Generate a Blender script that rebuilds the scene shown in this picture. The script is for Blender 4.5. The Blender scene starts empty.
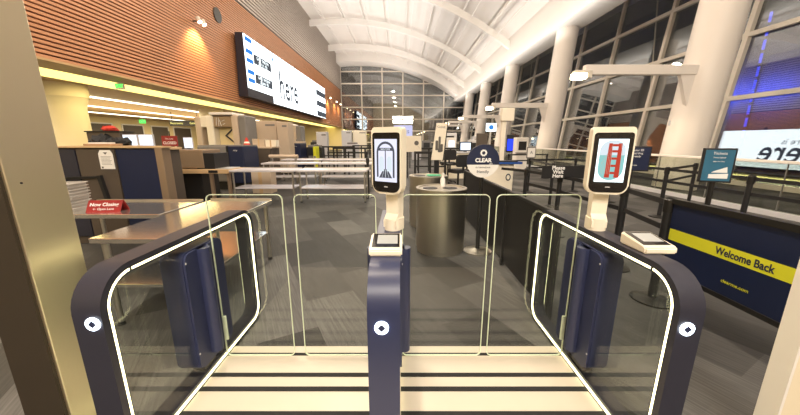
import bpy, bmesh, math, random
from mathutils import Vector, Matrix
random.seed(4)
C = bpy.context.scene.collection
R = math.radians
PI = math.pi

# ------------------------------------------------------------------ materials
def newmat(name):
    m = bpy.data.materials.new(name); m.use_nodes = True
    nt = m.node_tree
    return m, nt, nt.nodes['Principled BSDF']
def mat(name, col, rough=.5, metal=0., spec=.5, noise=0., nscale=20., bump=0., emit=None, es=0., stretch=None, coat=0.):
    m, nt, b = newmat(name)
    b.inputs['Base Color'].default_value = (*col, 1)
    b.inputs['Roughness'].default_value = rough
    b.inputs['Metallic'].default_value = metal
    b.inputs['Specular IOR Level'].default_value = spec
    b.inputs['Coat Weight'].default_value = coat
    if noise or bump:
        tc = nt.nodes.new('ShaderNodeTexCoord'); mp = nt.nodes.new('ShaderNodeMapping')
        nz = nt.nodes.new('ShaderNodeTexNoise'); nz.inputs['Scale'].default_value = nscale; nz.inputs['Detail'].default_value = 4
        nt.links.new(tc.outputs['Object'], mp.inputs['Vector']); nt.links.new(mp.outputs[0], nz.inputs['Vector'])
        if stretch: mp.inputs['Scale'].default_value = stretch
        if noise:
            mx = nt.nodes.new('ShaderNodeMix'); mx.data_type = 'RGBA'
            nt.links.new(nz.outputs['Fac'], mx.inputs['Factor'])
            mx.inputs['A'].default_value = (*[max(0, c*(1-noise)) for c in col], 1)
            mx.inputs['B'].default_value = (*[min(1, c*(1+noise)) for c in col], 1)
            nt.links.new(mx.outputs['Result'], b.inputs['Base Color'])
        if bump:
            bp = nt.nodes.new('ShaderNodeBump'); bp.inputs['Strength'].default_value = bump; bp.inputs['Distance'].default_value = .01
            nt.links.new(nz.outputs['Fac'], bp.inputs['Height']); nt.links.new(bp.outputs[0], b.inputs['Normal'])
    if emit:
        b.inputs['Emission Color'].default_value = (*emit, 1); b.inputs['Emission Strength'].default_value = es
    return m
def glow(name, col, s):
    m = bpy.data.materials.new(name); m.use_nodes = True; nt = m.node_tree; nt.nodes.clear()
    e = nt.nodes.new('ShaderNodeEmission'); e.inputs[0].default_value = (*col, 1); e.inputs[1].default_value = s
    o = nt.nodes.new('ShaderNodeOutputMaterial'); nt.links.new(e.outputs[0], o.inputs[0])
    return m
def glassmat(name, tint=(1, 1, 1), boost=1.0, base=0.03, rough=0.0):
    m = bpy.data.materials.new(name); m.use_nodes = True; nt = m.node_tree; nt.nodes.clear()
    t = nt.nodes.new('ShaderNodeBsdfTransparent'); t.inputs[0].default_value = (*tint, 1)
    g = nt.nodes.new('ShaderNodeBsdfGlossy'); g.inputs['Roughness'].default_value = rough
    ge = nt.nodes.new('ShaderNodeNewGeometry'); dt = nt.nodes.new('ShaderNodeVectorMath'); dt.operation = 'DOT_PRODUCT'
    nt.links.new(ge.outputs['Incoming'], dt.inputs[0]); nt.links.new(ge.outputs['Normal'], dt.inputs[1])
    ab = nt.nodes.new('ShaderNodeMath'); ab.operation = 'ABSOLUTE'; nt.links.new(dt.outputs['Value'], ab.inputs[0])
    iv = nt.nodes.new('ShaderNodeMath'); iv.operation = 'SUBTRACT'; iv.inputs[0].default_value = 1; nt.links.new(ab.outputs[0], iv.inputs[1])
    f = nt.nodes.new('ShaderNodeMath'); f.operation = 'POWER'; f.inputs[1].default_value = 5; nt.links.new(iv.outputs[0], f.inputs[0])
    ma = nt.nodes.new('ShaderNodeMath'); ma.operation = 'MULTIPLY_ADD'; ma.inputs[1].default_value = boost; ma.inputs[2].default_value = base
    ma.use_clamp = True
    mx = nt.nodes.new('ShaderNodeMixShader'); o = nt.nodes.new('ShaderNodeOutputMaterial')
    nt.links.new(f.outputs[0], ma.inputs[0]); nt.links.new(ma.outputs[0], mx.inputs[0])
    nt.links.new(t.outputs[0], mx.inputs[1]); nt.links.new(g.outputs[0], mx.inputs[2]); nt.links.new(mx.outputs[0], o.inputs[0])
    return m

def carpet_mat():
    m, nt, b = newmat('carpet')
    tc = nt.nodes.new('ShaderNodeTexCoord'); mp = nt.nodes.new('ShaderNodeMapping')
    mp.inputs['Rotation'].default_value = (0, 0, R(62))
    nt.links.new(tc.outputs['Object'], mp.inputs['Vector'])
    br = nt.nodes.new('ShaderNodeTexBrick')
    br.inputs['Color1'].default_value = (.020, .0195, .019, 1); br.inputs['Color2'].default_value = (.095, .092, .090, 1)
    br.inputs['Mortar'].default_value = (.043, .042, .041, 1); br.inputs['Mortar Size'].default_value = 0.0
    br.inputs['Scale'].default_value = 1.0; br.inputs['Brick Width'].default_value = .92; br.inputs['Row Height'].default_value = .46
    nt.links.new(mp.outputs[0], br.inputs['Vector'])
    mp2 = nt.nodes.new('ShaderNodeMapping'); mp2.inputs['Scale'].default_value = (1.5, 45, 1)
    nt.links.new(mp.outputs[0], mp2.inputs['Vector'])
    n = nt.nodes.new('ShaderNodeTexNoise'); n.inputs['Scale'].default_value = 1.6; n.inputs['Detail'].default_value = 5
    nt.links.new(mp2.outputs[0], n.inputs['Vector'])
    n2 = nt.nodes.new('ShaderNodeTexNoise'); n2.inputs['Scale'].default_value = 1.1; n2.inputs['Detail'].default_value = 3
    nt.links.new(tc.outputs['Object'], n2.inputs['Vector'])
    mx = nt.nodes.new('ShaderNodeMix'); mx.data_type = 'RGBA'; mx.blend_type = 'MULTIPLY'; mx.inputs['Factor'].default_value = .8
    rmp = nt.nodes.new('ShaderNodeMapRange'); rmp.inputs[1].default_value = .3; rmp.inputs[2].default_value = .7; rmp.inputs[3].default_value = .55; rmp.inputs[4].default_value = 1.35
    nt.links.new(n.outputs['Fac'], rmp.inputs[0])
    nt.links.new(br.outputs[0], mx.inputs['A']); nt.links.new(rmp.outputs[0], mx.inputs['B'])
    mx2 = nt.nodes.new('ShaderNodeMix'); mx2.data_type = 'RGBA'; mx2.blend_type = 'MULTIPLY'; mx2.inputs['Factor'].default_value = .7
    rm2 = nt.nodes.new('ShaderNodeMapRange'); rm2.inputs[1].default_value = .35; rm2.inputs[2].default_value = .65; rm2.inputs[3].default_value = .7; rm2.inputs[4].default_value = 1.3
    nt.links.new(n2.outputs['Fac'], rm2.inputs[0])
    nt.links.new(mx.outputs['Result'], mx2.inputs['A']); nt.links.new(rm2.outputs[0], mx2.inputs['B'])
    nt.links.new(mx2.outputs['Result'], b.inputs['Base Color'])
    b.inputs['Roughness'].default_value = .62; b.inputs['Specular IOR Level'].default_value = .4
    return m

def brushed(name, col, rough=.28, axis='Y'):
    m, nt, b = newmat(name)
    tc = nt.nodes.new('ShaderNodeTexCoord'); mp = nt.nodes.new('ShaderNodeMapping')
    s = {'Y': (40, 1, 40), 'X': (1, 40, 40), 'Z': (60, 60, .6)}[axis]
    mp.inputs['Scale'].default_value = s
    nz = nt.nodes.new('ShaderNodeTexNoise'); nz.inputs['Scale'].default_value = 5; nz.inputs['Detail'].default_value = 6
    nt.links.new(tc.outputs['Object'], mp.inputs['Vector']); nt.links.new(mp.outputs[0], nz.inputs['Vector'])
    rm = nt.nodes.new('ShaderNodeMapRange'); rm.inputs[3].default_value = rough*.8; rm.inputs[4].default_value = rough*1.35
    nt.links.new(nz.outputs['Fac'], rm.inputs[0]); nt.links.new(rm.outputs[0], b.inputs['Roughness'])
    b.inputs['Base Color'].default_value = (*col, 1); b.inputs['Metallic'].default_value = 1
    return m

M = {}
M['carpet'] = carpet_mat()
M['steel'] = brushed('brushed_steel', (.62, .59, .53), .3)
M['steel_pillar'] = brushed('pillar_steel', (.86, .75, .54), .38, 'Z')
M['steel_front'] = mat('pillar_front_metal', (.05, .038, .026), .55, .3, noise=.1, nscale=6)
M['steel_bin'] = brushed('bin_steel', (.60, .56, .48), .3, 'Z')
M['tabletop'] = brushed('table_steel', (.86, .83, .78), .13); M['tabletop'].node_tree.nodes['Principled BSDF'].inputs['Metallic'].default_value = .92
M['tabletop_far'] = mat('table_steel_sheen', (.74, .72, .76), .3, .35, noise=.04, nscale=3)  # same steel as the near tables, bright reflection put into its colour
M['bronze'] = mat('bronze_panel', (.34, .25, .17), .4, .5, noise=.12, nscale=30, stretch=(8, 8, .3))
M['navy'] = mat('navy_shell', (.026, .033, .085), .38, noise=.06, nscale=4)
M['navy2'] = mat('navy_panel', (.007, .014, .052), .42, noise=.08, nscale=6)
M['navy_dark'] = mat('dark_navy_body', (.027, .027, .042), .42, noise=.06, nscale=5)
M['cream'] = mat('cream_plastic', (.86, .79, .65), .42, noise=.03, nscale=12)
M['cream_paint'] = mat('cream_paint', (.80, .70, .52), .6, noise=.03, nscale=2)
M['white'] = mat('white_paint', (.82, .78, .73), .6, noise=.03, nscale=1.5)
M['ceil'] = mat('vault_panel', (.82, .78, .74), .7, noise=.04, nscale=.8)
M['rib'] = mat('rib_paint', (.84, .81, .77), .6, noise=.02, nscale=2)
M['column'] = mat('column_paint', (.84, .78, .72), .5, noise=.03, nscale=1)
M['wood'] = mat('slat_wood', (.58, .27, .13), .42, noise=.22, nscale=2.2, stretch=(6, .5, 6))
M['wood_dark'] = mat('slat_backing', (.09, .03, .012), .8, noise=.1, nscale=3)
M['grey_slat'] = mat('grey_slat', (.42, .36, .31), .5, noise=.06, nscale=2)
M['grey_back'] = mat('grey_backing', (.10, .085, .075), .8, noise=.1, nscale=3)
M['low_ceiling'] = mat('low_ceiling_wood', (.58, .38, .18), .5, noise=.12, nscale=1.5, stretch=(1, 4, 1))
M['cream_wall'] = mat('cream_wall', (.80, .66, .36), .6, noise=.04, nscale=1.2)
M['black'] = mat('black_plastic', (.012, .012, .014), .45, noise=.1, nscale=10)
M['black_panel'] = mat('black_panel', (.007, .006, .006), .45, spec=.3, noise=.12, nscale=5)
M['black_metal'] = mat('black_metal', (.02, .019, .018), .4, .3, noise=.1, nscale=20)
M['rubber'] = mat('rubber', (.01, .01, .01), .8, noise=.1, nscale=40)
M['platform'] = mat('platform_white', (.58, .52, .43), .32, noise=.05, nscale=2.5)
M['mullion'] = mat('mullion_paint', (.72, .66, .57), .5, noise=.03, nscale=3)
M['grey_box'] = mat('scanner_grey', (.20, .19, .18), .5, noise=.08, nscale=5)
M['beige_box'] = mat('scanner_beige', (.55, .44, .33), .5, noise=.05, nscale=3)
M['brown_panel'] = mat('brown_panel', (.085, .065, .05), .5, noise=.1, nscale=4)
M['lightgrey'] = mat('light_grey', (.55, .55, .58), .5, noise=.05, nscale=5)
M['bin_plastic'] = mat('bin_plastic', (.46, .43, .40), .5, noise=.05, nscale=10)
M['red'] = mat('red_sign', (.28, .02, .02), .45, noise=.06, nscale=10)
M['redbag'] = mat('red_fabric', (.6, .05, .03), .8, noise=.2, nscale=20, bump=.3)
M['paper'] = mat('paper', (.82, .80, .76), .7, noise=.02, nscale=10)
M['text_white'] = mat('white_lettering', (.85, .85, .85), .5, noise=.01, nscale=5)
M['text_dark'] = mat('dark_lettering', (.02, .03, .06), .5, noise=.01, nscale=5)
M['yellow'] = mat('yellow_vinyl', (.70, .72, .03), .45, noise=.03, nscale=5)
M['teal'] = mat('teal_poster', (.03, .14, .24), .35, noise=.25, nscale=5)
M['chair'] = mat('black_fabric', (.015, .015, .017), .8, noise=.2, nscale=30, bump=.2)
M['green'] = mat('green_card', (.05, .42, .22), .6, noise=.1, nscale=10)
M['blue_top'] = mat('blue_top', (.02, .08, .32), .35, noise=.05, nscale=6)
M['bronze_trim'] = mat('tan_edge', (.58, .40, .22), .4, noise=.06, nscale=8)
M['card'] = mat('cardboard_brown', (.45, .28, .16), .8, noise=.1, nscale=8)
M['art_ink'] = mat('artwork_ink', (.12, .11, .10), .7, noise=.3, nscale=9)
M['exterior'] = mat('exterior_wall', (.02, .022, .05), .7, noise=.2, nscale=1)
M['glass'] = glassmat('gate_glass', (.975, .99, .975), .6, .03)
M['guard'] = glassmat('guard_glass', (.80, .82, .76), .9, .06)
M['window'] = glassmat('window_glass', (.88, .92, .92), .8, .26)
M['glass_edge'] = mat('glass_edge', (.72, .82, .62), .2, emit=None, noise=.02, nscale=4)
M['face_glass'] = mat('display_glass', (.012, .010, .010), .12, noise=.05, nscale=2)
M['led'] = glow('led_strip', (1.0, .90, .50), 4.6)
M['badge'] = glow('badge_light', (.80, .90, 1.0), 6)
M['cove'] = glow('cove_light', (1.0, .80, .22), 1.7)
M['tube'] = glow('linear_light', (1.0, .90, .66), 3.5)
M['lamp'] = glow('lamp_face', (1.0, .82, .50), 12.0)
M['screen_white'] = glow('screen_white', (.86, .97, 1.0), 1.8)
M['display_white'] = glow('display_white', (.90, .97, 1.0), 2.6)
M['screen_img'] = glow('screen_picture', (.85, .90, .95), .95)
M['screen_lav'] = glow('screen_lavender', (.74, .74, .90), .95)
M['screen_soft'] = glow('screen_soft_ink', (.13, .13, .16), .6)
M['poster_lav'] = glow('poster_lavender', (.62, .62, .9), .8)
M['screen_teal'] = glow('screen_teal', (.30, .62, .60), .8)
M['screen_red'] = glow('screen_red', (.62, .07, .04), .7)
M['screen_dark'] = glow('screen_ink', (.05, .06, .08), .5)
M['screen_sky'] = glow('screen_sky', (.66, .74, .80), .9)
M['screen_tan'] = glow('screen_tan', (.55, .45, .36), .9)
M['screen_blue'] = glow('screen_blue', (.05, .25, .75), .9)
M['screen_grey'] = glow('screen_grey', (.13, .14, .16), .6)
M['screen_lite'] = glow('monitor_light', (.75, .85, 1.0), 1.3)
M['exit_green'] = glow('exit_green', (.10, .9, .12), 1.4)
M['blue_led'] = glow('blue_led', (.03, .06, 1.0), 1.3)
M['yellow_sign'] = glow('lit_yellow_sign', (.95, .85, .25), 1.2)
M['reader_screen'] = mat('reader_screen', (.42, .44, .44), .15, noise=.1, nscale=6)

# ------------------------------------------------------------------ mesh helpers
def BM(): return bmesh.new()
def box(bm, x0, x1, y0, y1, z0, z1, bev=0., seg=2):
    m = Matrix.Translation(((x0+x1)/2, (y0+y1)/2, (z0+z1)/2)) @ Matrix.Diagonal((abs(x1-x0), abs(y1-y0), abs(z1-z0), 1))
    r = bmesh.ops.create_cube(bm, size=1, matrix=m)
    if bev:
        es = list({e for v in r['verts'] for e in v.link_edges})
        bmesh.ops.bevel(bm, geom=es, offset=bev, segments=seg, affect='EDGES', profile=.5)
    return bm
def cyl(bm, p, q, r0, r1=None, seg=20, cap=True):
    p = Vector(p); q = Vector(q); d = q-p
    m = Matrix.Translation((p+q)/2) @ d.to_track_quat('Z', 'Y').to_matrix().to_4x4()
    bmesh.ops.create_cone(bm, cap_ends=cap, segments=seg, radius1=r0, radius2=r0 if r1 is None else r1, depth=d.length, matrix=m)
    return bm
def bar(bm, p, q, w, h=None):
    p = Vector(p); q = Vector(q); d = q-p; h = h or w
    m = Matrix.Translation((p+q)/2) @ d.to_track_quat('Z', 'Y').to_matrix().to_4x4() @ Matrix.Diagonal((w, h, d.length, 1))
    bmesh.ops.create_cube(bm, size=1, matrix=m)
    return bm
def lathe(bm, prof, c=(0, 0), seg=28):
    rows = []
    for r, z in prof:
        rows.append([bm.verts.new((c[0]+r*math.cos(2*PI*i/seg), c[1]+r*math.sin(2*PI*i/seg), z)) for i in range(seg)])
    for a, b in zip(rows, rows[1:]):
        for i in range(seg):
            bm.faces.new((a[i], a[(i+1) % seg], b[(i+1) % seg], b[i]))
    bm.faces.new(rows[0][::-1]); bm.faces.new(rows[-1])
    return bm
def prism(bm, pts, axis, a0, a1):
    """polygon extruded along an axis; pts are the two other coordinates in xyz order"""
    def mk(p, a):
        if axis == 'X': return (a, p[0], p[1])
        if axis == 'Y': return (p[0], a, p[1])
        return (p[0], p[1], a)
    A = [bm.verts.new(mk(p, a0)) for p in pts]; B = [bm.verts.new(mk(p, a1)) for p in pts]
    n = len(pts)
    bm.faces.new(A[::-1]); bm.faces.new(B)
    for i in range(n): bm.faces.new((A[i], A[(i+1) % n], B[(i+1) % n], B[i]))
    return bm
def rr(u0, u1, v0, v1, r, n=8):
    if not isinstance(r, (list, tuple)): r = (r,)*4
    out = []
    for (cu, cv, a, q) in ((u1, v1, 0, r[0]), (u0, v1, 90, r[1]), (u0, v0, 180, r[2]), (u1, v0, 270, r[3])):
        cu += -q if cu == u1 else q; cv += -q if cv == v1 else q
        for k in range(n+1):
            t = R(a+90*k/n); out.append((cu+q*math.cos(t), cv+q*math.sin(t)))
    return out
def ring(bm, outer, inner, axis, a0, a1):
    def mk(p, a):
        if axis == 'X': return (a, p[0], p[1])
        if axis == 'Y': return (p[0], a, p[1])
        return (p[0], p[1], a)
    n = len(outer)
    O0 = [bm.verts.new(mk(p, a0)) for p in outer]; O1 = [bm.verts.new(mk(p, a1)) for p in outer]
    I0 = [bm.verts.new(mk(p, a0)) for p in inner]; I1 = [bm.verts.new(mk(p, a1)) for p in inner]
    for i in range(n):
        j = (i+1) % n
        bm.faces.new((O0[i], O0[j], O1[j], O1[i])); bm.faces.new((I0[j], I0[i], I1[i], I1[j]))
        bm.faces.new((O0[j], O0[i], I0[i], I0[j])); bm.faces.new((O1[i], O1[j], I1[j], I1[i]))
    return bm
def obj(name, bm, m, parent=None, smooth=False, loc=None, rotz=0):
    bmesh.ops.recalc_face_normals(bm, faces=bm.faces)
    me = bpy.data.meshes.new(name); bm.to_mesh(me); bm.free()
    me.materials.append(M[m] if isinstance(m, str) else m)
    if smooth:
        for p in me.polygons: p.use_smooth = True
        try: me.set_sharp_from_angle(angle=R(38))
        except Exception: pass
    o = bpy.data.objects.new(name, me); C.objects.link(o)
    if parent: o.parent = parent
    if loc: o.location = loc
    if rotz: o.rotation_euler.z = rotz
    return o
def thing(name, label, cat, loc=(0, 0, 0), rotz=0, group=None):
    o = bpy.data.objects.new(name, None); C.objects.link(o)
    o.location = loc; o.rotation_euler = (0, 0, rotz); o['label'] = label; o['category'] = cat
    if group: o['group'] = group
    return o
def tag(o, label, cat, group=None):
    o['label'] = label; o['category'] = cat
    if group: o['group'] = group
    return o
def struct(name, bm, m, parent=None, smooth=False):
    o = obj(name, bm, m, parent, smooth)
    if parent is None: o['kind'] = 'structure'
    return o
def dup(root, loc, rotz, label, group=None):
    r = root.copy(); C.objects.link(r); r.location = loc; r.rotation_euler = (0, 0, rotz); r['label'] = label
    if group: r['group'] = group
    for ch in list(root.children):
        c = ch.copy(); C.objects.link(c); c.parent = r
        for g in list(ch.children):
            d = g.copy(); C.objects.link(d); d.parent = c
    return r
def text(name, body, size, loc, rot, m, parent=None, ext=.001, sx=1., align='CENTER', bold=0.):
    cu = bpy.data.curves.new(name, 'FONT'); cu.body = body; cu.size = size; cu.extrude = ext
    cu.align_x = align; cu.align_y = 'CENTER'; cu.offset = bold; cu.resolution_u = 3
    t = bpy.data.objects.new(name, cu); C.objects.link(t)
    dg = bpy.context.evaluated_depsgraph_get(); dg.update()
    me = bpy.data.meshes.new_from_object(t.evaluated_get(dg))
    bpy.data.objects.remove(t); bpy.data.curves.remove(cu)
    me.materials.clear(); me.materials.append(M[m])
    o = bpy.data.objects.new(name, me); C.objects.link(o)
    o.location = loc; o.rotation_euler = rot; o.scale = (sx, 1, 1)
    if parent: o.parent = parent
    return o

# ------------------------------------------------------------------ camera
H = 1.5
cam = bpy.data.cameras.new('camera'); co = bpy.data.objects.new('camera', cam); C.objects.link(co)
cam.sensor_width = 36; cam.sensor_fit = 'HORIZONTAL'; cam.lens = 305/800*36; cam.clip_start = .02; cam.clip_end = 400
co.location = (0, 0, H); co.rotation_euler = (PI/2 - math.atan(67/305), 0, 0)
bpy.context.scene.camera = co

# ------------------------------------------------------------------ setting
YE = 52.0        # end wall
XL = -9.5        # slatted wall
o = struct('floor', box(BM(), -27.5, 14, -8, YE+.3, -.2, 0), 'carpet')

# vault
curve = [(-9.5, 14.1), (-8, 14.22), (-6.5, 14.25), (-4.8, 14.22), (-3, 14.08), (-1.5, 13.85), (0, 13.5), (1.5, 13.05), (3, 12.5), (4.5, 11.85), (6, 11.1), (7.4, 10.3), (8.8, 9.4)]
bm = BM()
up = [(x, z+.3) for x, z in curve]
prism(bm, curve + up[::-1], 'Y', -8, YE+.3)
struct('ceiling', bm, 'ceil')
bm = BM()
def vz(x):
    for (a, za), (b, zb) in zip(curve, curve[1:]):
        if a <= x <= b: return za+(zb-za)*(x-a)/(b-a)
    return curve[-1][1]
for x in (-8.2, -6.0, -3.8, -1.6, .6, 2.8, 5.0, 7.1):
    z = vz(x); box(bm, x-.05, x+.05, -8, YE, z-.22, z-.04)
    bar(bm, (x+.5, -8, vz(x+.5)-.55), (x+.5, YE, vz(x+.5)-.55), .05)
struct('trim_1', bm, 'rib')
for i, y in enumerate((8.7, 17.6, 26.5, 35.4, 44.0)):
    lo = [(x, z-.85) for x, z in curve]; hi = [(x, z-.3) for x, z in curve]
    if i == 4: lo = [(x, z-1.0) for x, z in curve]
    o = obj('ceiling_rib', prism(BM(), lo+hi[::-1], 'Y', y-.16, y+.16), 'rib')
    tag(o, 'curved white arch rib under the vault, ' + ('just overhead, nearest to the gates', 'second, running out of the top edge', 'the most prominent one, ending above the leaning columns', 'between the prominent rib and the far arch', 'right in front of the far window wall')[i], 'ceiling rib', 'ribs of the vault')
# end wall : arched top, lattice of windows
ztop = lambda x: vz(max(-9.5, min(8.8, x)))
bm = BM(); lo = [(x, z-1.25) for x, z in curve]
prism(bm, lo+[(x, z+.1) for x, z in curve][::-1], 'Y', YE-3.2, YE+.1); struct('trim_2', bm, 'rib')
xs = [-9.5+3.32*i for i in range(7)]; zs = [0, 1.2, 3.05, 4.9, 6.75, 8.6, 10.4, 12.2, 13.9]
bm = BM()
for x in xs: box(bm, x-.09, x+.09, YE-.12, YE+.1, 0, ztop(x)+.1)
for z in zs: box(bm, -9.5, 11.8, YE-.1, YE+.1, z-.09, z+.09)
struct('window_1', bm, 'mullion')
bm = BM(); box(bm, -9.5, 13, YE+.02, YE+.05, 0, 14.2); struct('window_2', bm, 'window')
bm = BM(); box(bm, -9.5, 13, YE+.4, YE+.6, 0, .8); struct('trim_3', bm, 'grey_box')

# left slatted wall: warm timber below, grey louvres above
struct('wall_left', box(BM(), XL-.25, XL-.06, -8, YE, 3.66, 14.2), 'wood_dark')
bm = BM(); z = 3.66
while z < 9.36:
    box(bm, XL-.07, XL, -8, YE-.6, z, z+.078); z += .122
struct('trim_4', bm, 'wood')
bm = BM(); box(bm, XL-.06, XL-.045, -8, YE, 9.4, 14.1); struct('trim_5', bm, 'grey_back')
bm = BM(); z = 9.46
while z < 14.0:
    box(bm, XL-.05, XL+.03, -8, YE, z, z+.13); z += .215
struct('trim_6', bm, 'grey_slat')
# soffit strip, cove light, low ceiling and its back wall
struct('trim_7', box(BM(), XL-1.05, XL, -8, YE, 3.60, 3.66), 'low_ceiling')
o = struct('cove_light', box(BM(), -12.05, -10.55, -8, YE, 3.62, 3.64), 'cove')
o['kind'] = 'structure'
struct('ceiling_low', box(BM(), -27.5, -12.05, -8, YE, 3.64, 3.8), 'low_ceiling')
struct('wall_far_left', box(BM(), -27.7, -27.5, -8, YE, 0, 3.8), 'cream_wall')
struct('wall_end_left', box(BM(), -27.5, -9.5, YE-.2, YE+.1, 0, 3.7), 'cream_wall')
struct('wall_back', box(BM(), -27.7, 14, -8.2, -8, 0, 14.4), 'cream_paint')
# right: beam over the columns, raked window wall
bm = BM(); prism(bm, [(8.7, 7.65), (10.2, 7.65), (10.2, 9.7), (8.7, 9.45)], 'Y', -8, YE); struct('wall_upper_right', bm, 'rib')
struct('ceiling_right', box(BM(), 8.8, 14, -8, YE, 9.5, 9.75), 'ceil')
wx = lambda z: 11.4+.12*z
bm = BM()
ys = [YE-.3-3.65*i for i in range(17)]
for y in ys: bar(bm, (wx(0), y, 0), (wx(9.5), y, 9.5), .17, .14)
for z in (.1, 2.95, 5.05, 7.15, 9.25): bar(bm, (wx(z), -8, z), (wx(z), YE, z), .15)
for y in ys[::2]: bar(bm, (wx(3)+.1, y, 3), (wx(9)+.1, y+1.6, 9), .05)
struct('window_3', bm, 'mullion')
bm = BM(); prism(bm, [(wx(0)+.06, 0), (wx(0)+.1, 0), (wx(9.5)+.1, 9.5), (wx(9.5)+.06, 9.5)], 'Y', -8, YE); struct('window_4', bm, 'window')
# glass guard in front of the columns
g = thing('glass_guardrail', 'long glass guardrail with a pale cap rail in front of the leaning columns', 'guardrail', (7.6, 0, 0))
obj('glass_panel', box(BM(), -.01, .01, 1.5, 46, .1, 1.05), 'guard', g)
obj('cap_rail', box(BM(), -.05, .05, 1.5, 46, 1.05, 1.11, .01), 'white', g)
obj('base_curb', box(BM(), -.09, .09, 1.5, 46, 0, .1), 'lightgrey', g)
bm = BM()
for i in range(30): box(bm, -.013, .013, 1.5+1.5*i, 1.512+1.5*i, .1, 1.05)
obj('panel_joint', bm, 'grey_box', g)
# exterior beyond glass
struct('wall_exterior', box(BM(), 22, 22.4, 12, 21.8, -.2, 9), 'exterior')
bl = thing('blue_light_strip', 'thin vertical blue light strip outside the dark windows', 'light', (21.9, 20.0, 0))
bm = BM()
z = 1.6
while z < 8.5: box(bm, -.05, 0, -.06, .06, z, z+.55); z += .75
obj('light_segment', bm, 'blue_led', bl); obj('mounting_rail', box(BM(), 0, .1, -.05, .05, 0, 8.7), 'black', bl)
# floor trim outside
struct('floor_exterior', box(BM(), 14, 23, -8, YE, -.2, -.02), 'grey_box')

# columns, leaning outwards
def column(y, lab):
    o = thing('leaning_column', lab, 'column', (8.85, y, 0), 0, 'leaning round columns')
    obj('shaft', cyl(BM(), (0, 0, 0), (.085*7.65, 0, 7.65), .56, .56, 40), 'column', o, True)
    obj('cover_plate', box(BM(), -.56, -.53, -.09, -.03, 1.95, 2.1, .005), 'lightgrey', o)
    return o
labs = ['thick leaning white column nearest on the right, its light arm reaching left', 'second leaning white column, just left of the right kiosk screen', 'third leaning white column along the windows', 'fourth leaning white column, near the far end', 'farthest leaning white column beside the end windows']
CY = (9.8, 19.0, 27.6, 35.6, 43.6)
COLS = [column(y, l) for y, l in zip(CY, labs)]
for i, (y, col_) in enumerate(zip(CY, COLS)):
    dx, dz = 8.3-8.85, 3.2
    ar = obj('light_arm', box(BM(), dx-2.9, dx+.75, -.29, -.11, dz+.18, dz+.45, .01), 'column', col_)
    obj('bracket', prism(BM(), [(dx+.25, dz-.7), (dx+.42, dz-.7), (dx+.6, dz+.2), (dx-.1, dz+.2)], 'Y', -.26, -.14), 'column', ar)
    obj('lamp_head', box(BM(), dx-3.2, dx-2.7, -.31, -.09, dz+.08, dz+.3, .02), 'mullion', ar)
    obj('lamp_lens', box(BM(), dx-3.23, dx-2.85, -.33, -.07, dz+.06, dz+.22, .03), 'lamp', ar)
    ld = bpy.data.lights.new('arm_light', 'SPOT'); ld.energy = 160; ld.color = (1, .80, .56); ld.spot_size = R(150); ld.shadow_soft_size = .15
    lo_ = bpy.data.objects.new('arm_light', ld); C.objects.link(lo_); lo_.location = (5.35, y-.2, 3.2)

# cream columns of the low area
for i, (y, l) in enumerate(((12.6, 'large cream round column with flared capital behind the left pillar'), (22.6, 'cream round column rising behind the first body scanner'), (32, 'cream round column deep in the checkpoint behind the tall cabinets'))):
    o = thing('round_column', l, 'column', (-13.2 if i == 0 else -13.4, y, 0), 0, 'cream round columns of the low hall')
    obj('shaft', lathe(BM(), [(.62, 0), (.62, 2.75), (.66, 2.95), (.72, 3.1), (.74, 3.15)]), 'cream_paint', o, True)
    obj('capital', lathe(BM(), [(.76, 3.15), (.76, 3.64)]), 'cream_paint', o, True)

# ------------------------------------------------------------------ low-area back wall, doors and lights
for k, x in enumerate((-15.3, -19.4, -23.5)):
    o = thing('linear_ceiling_light', ('nearest', 'middle', 'farthest')[k] + ' of the three long white light lines in the low ceiling', 'ceiling light', (x, 22, 3.6), 0, 'linear lights in the low ceiling')
    obj('diffuser', box(BM(), -.10, .10, -20, 28, -.02, .03), 'tube', o)
    obj('housing', box(BM(), -.14, .14, -20.1, 28.1, .03, .04), 'white', o)
for i, (y0, y1, n) in enumerate(((26.5, 30.0, 1), (31.2, 33.6, 2), (34.8, 37.2, 3), (38.2, 41.2, 4))):
    o = thing('doorway', 'dark doorway in the cream back wall, ' + ('widest, behind the red bag', 'second from the left', 'third from the left', 'rightmost beside the hanging sign')[i], 'doorway', (-27.45, (y0+y1)/2, 0), 0, 'dark doorways in the back wall')
    hw = (y1-y0)/2
    obj('opening', box(BM(), -.04, 0, -hw, hw, 0, 3.0), 'brown_panel', o)
    bm = BM(); box(bm, -.04, .04, -hw-.12, -hw, 0, 3.12); box(bm, -.04, .04, hw, hw+.12, 0, 3.12); box(bm, -.04, .04, -hw, hw, 3.0, 3.12)
    obj('frame', bm, 'white', o)
def exit_sign(loc, rz, lab, w=.5):
    o = thing('exit_sign', lab, 'exit sign', loc, rz)
    obj('sign_body', box(BM(), -w/2, w/2, -.03, .03, -w*.3, w*.3, .01), 'white', o)
    text('lettering', 'EXIT', w*.48, (0, -.034, 0), (PI/2, 0, 0), 'exit_green', o, .002, bold=.008)
    obj('mount', box(BM(), -.05, .05, -.02, .02, w*.3, w*.3+.12), 'white', o)
    return o
exit_sign((-10.2, 11.8, 3.43), R(-8), 'green lettered exit sign hanging in front of the yellow cove light', .34)
o = thing('exit_sign', 'small bright green exit sign over the far doorways', 'exit sign', (-25, 30.7, 3.3))
obj('sign_panel', box(BM(), -.3, .3, -.03, .03, -.17, .17, .01), 'exit_green', o)
text('lettering', 'EXIT', .26, (0, -.035, 0), (PI/2, 0, 0), 'text_white', o, .002)
obj('mount', box(BM(), -.03, .03, -.02, .02, .17, .34), 'white', o)
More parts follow.
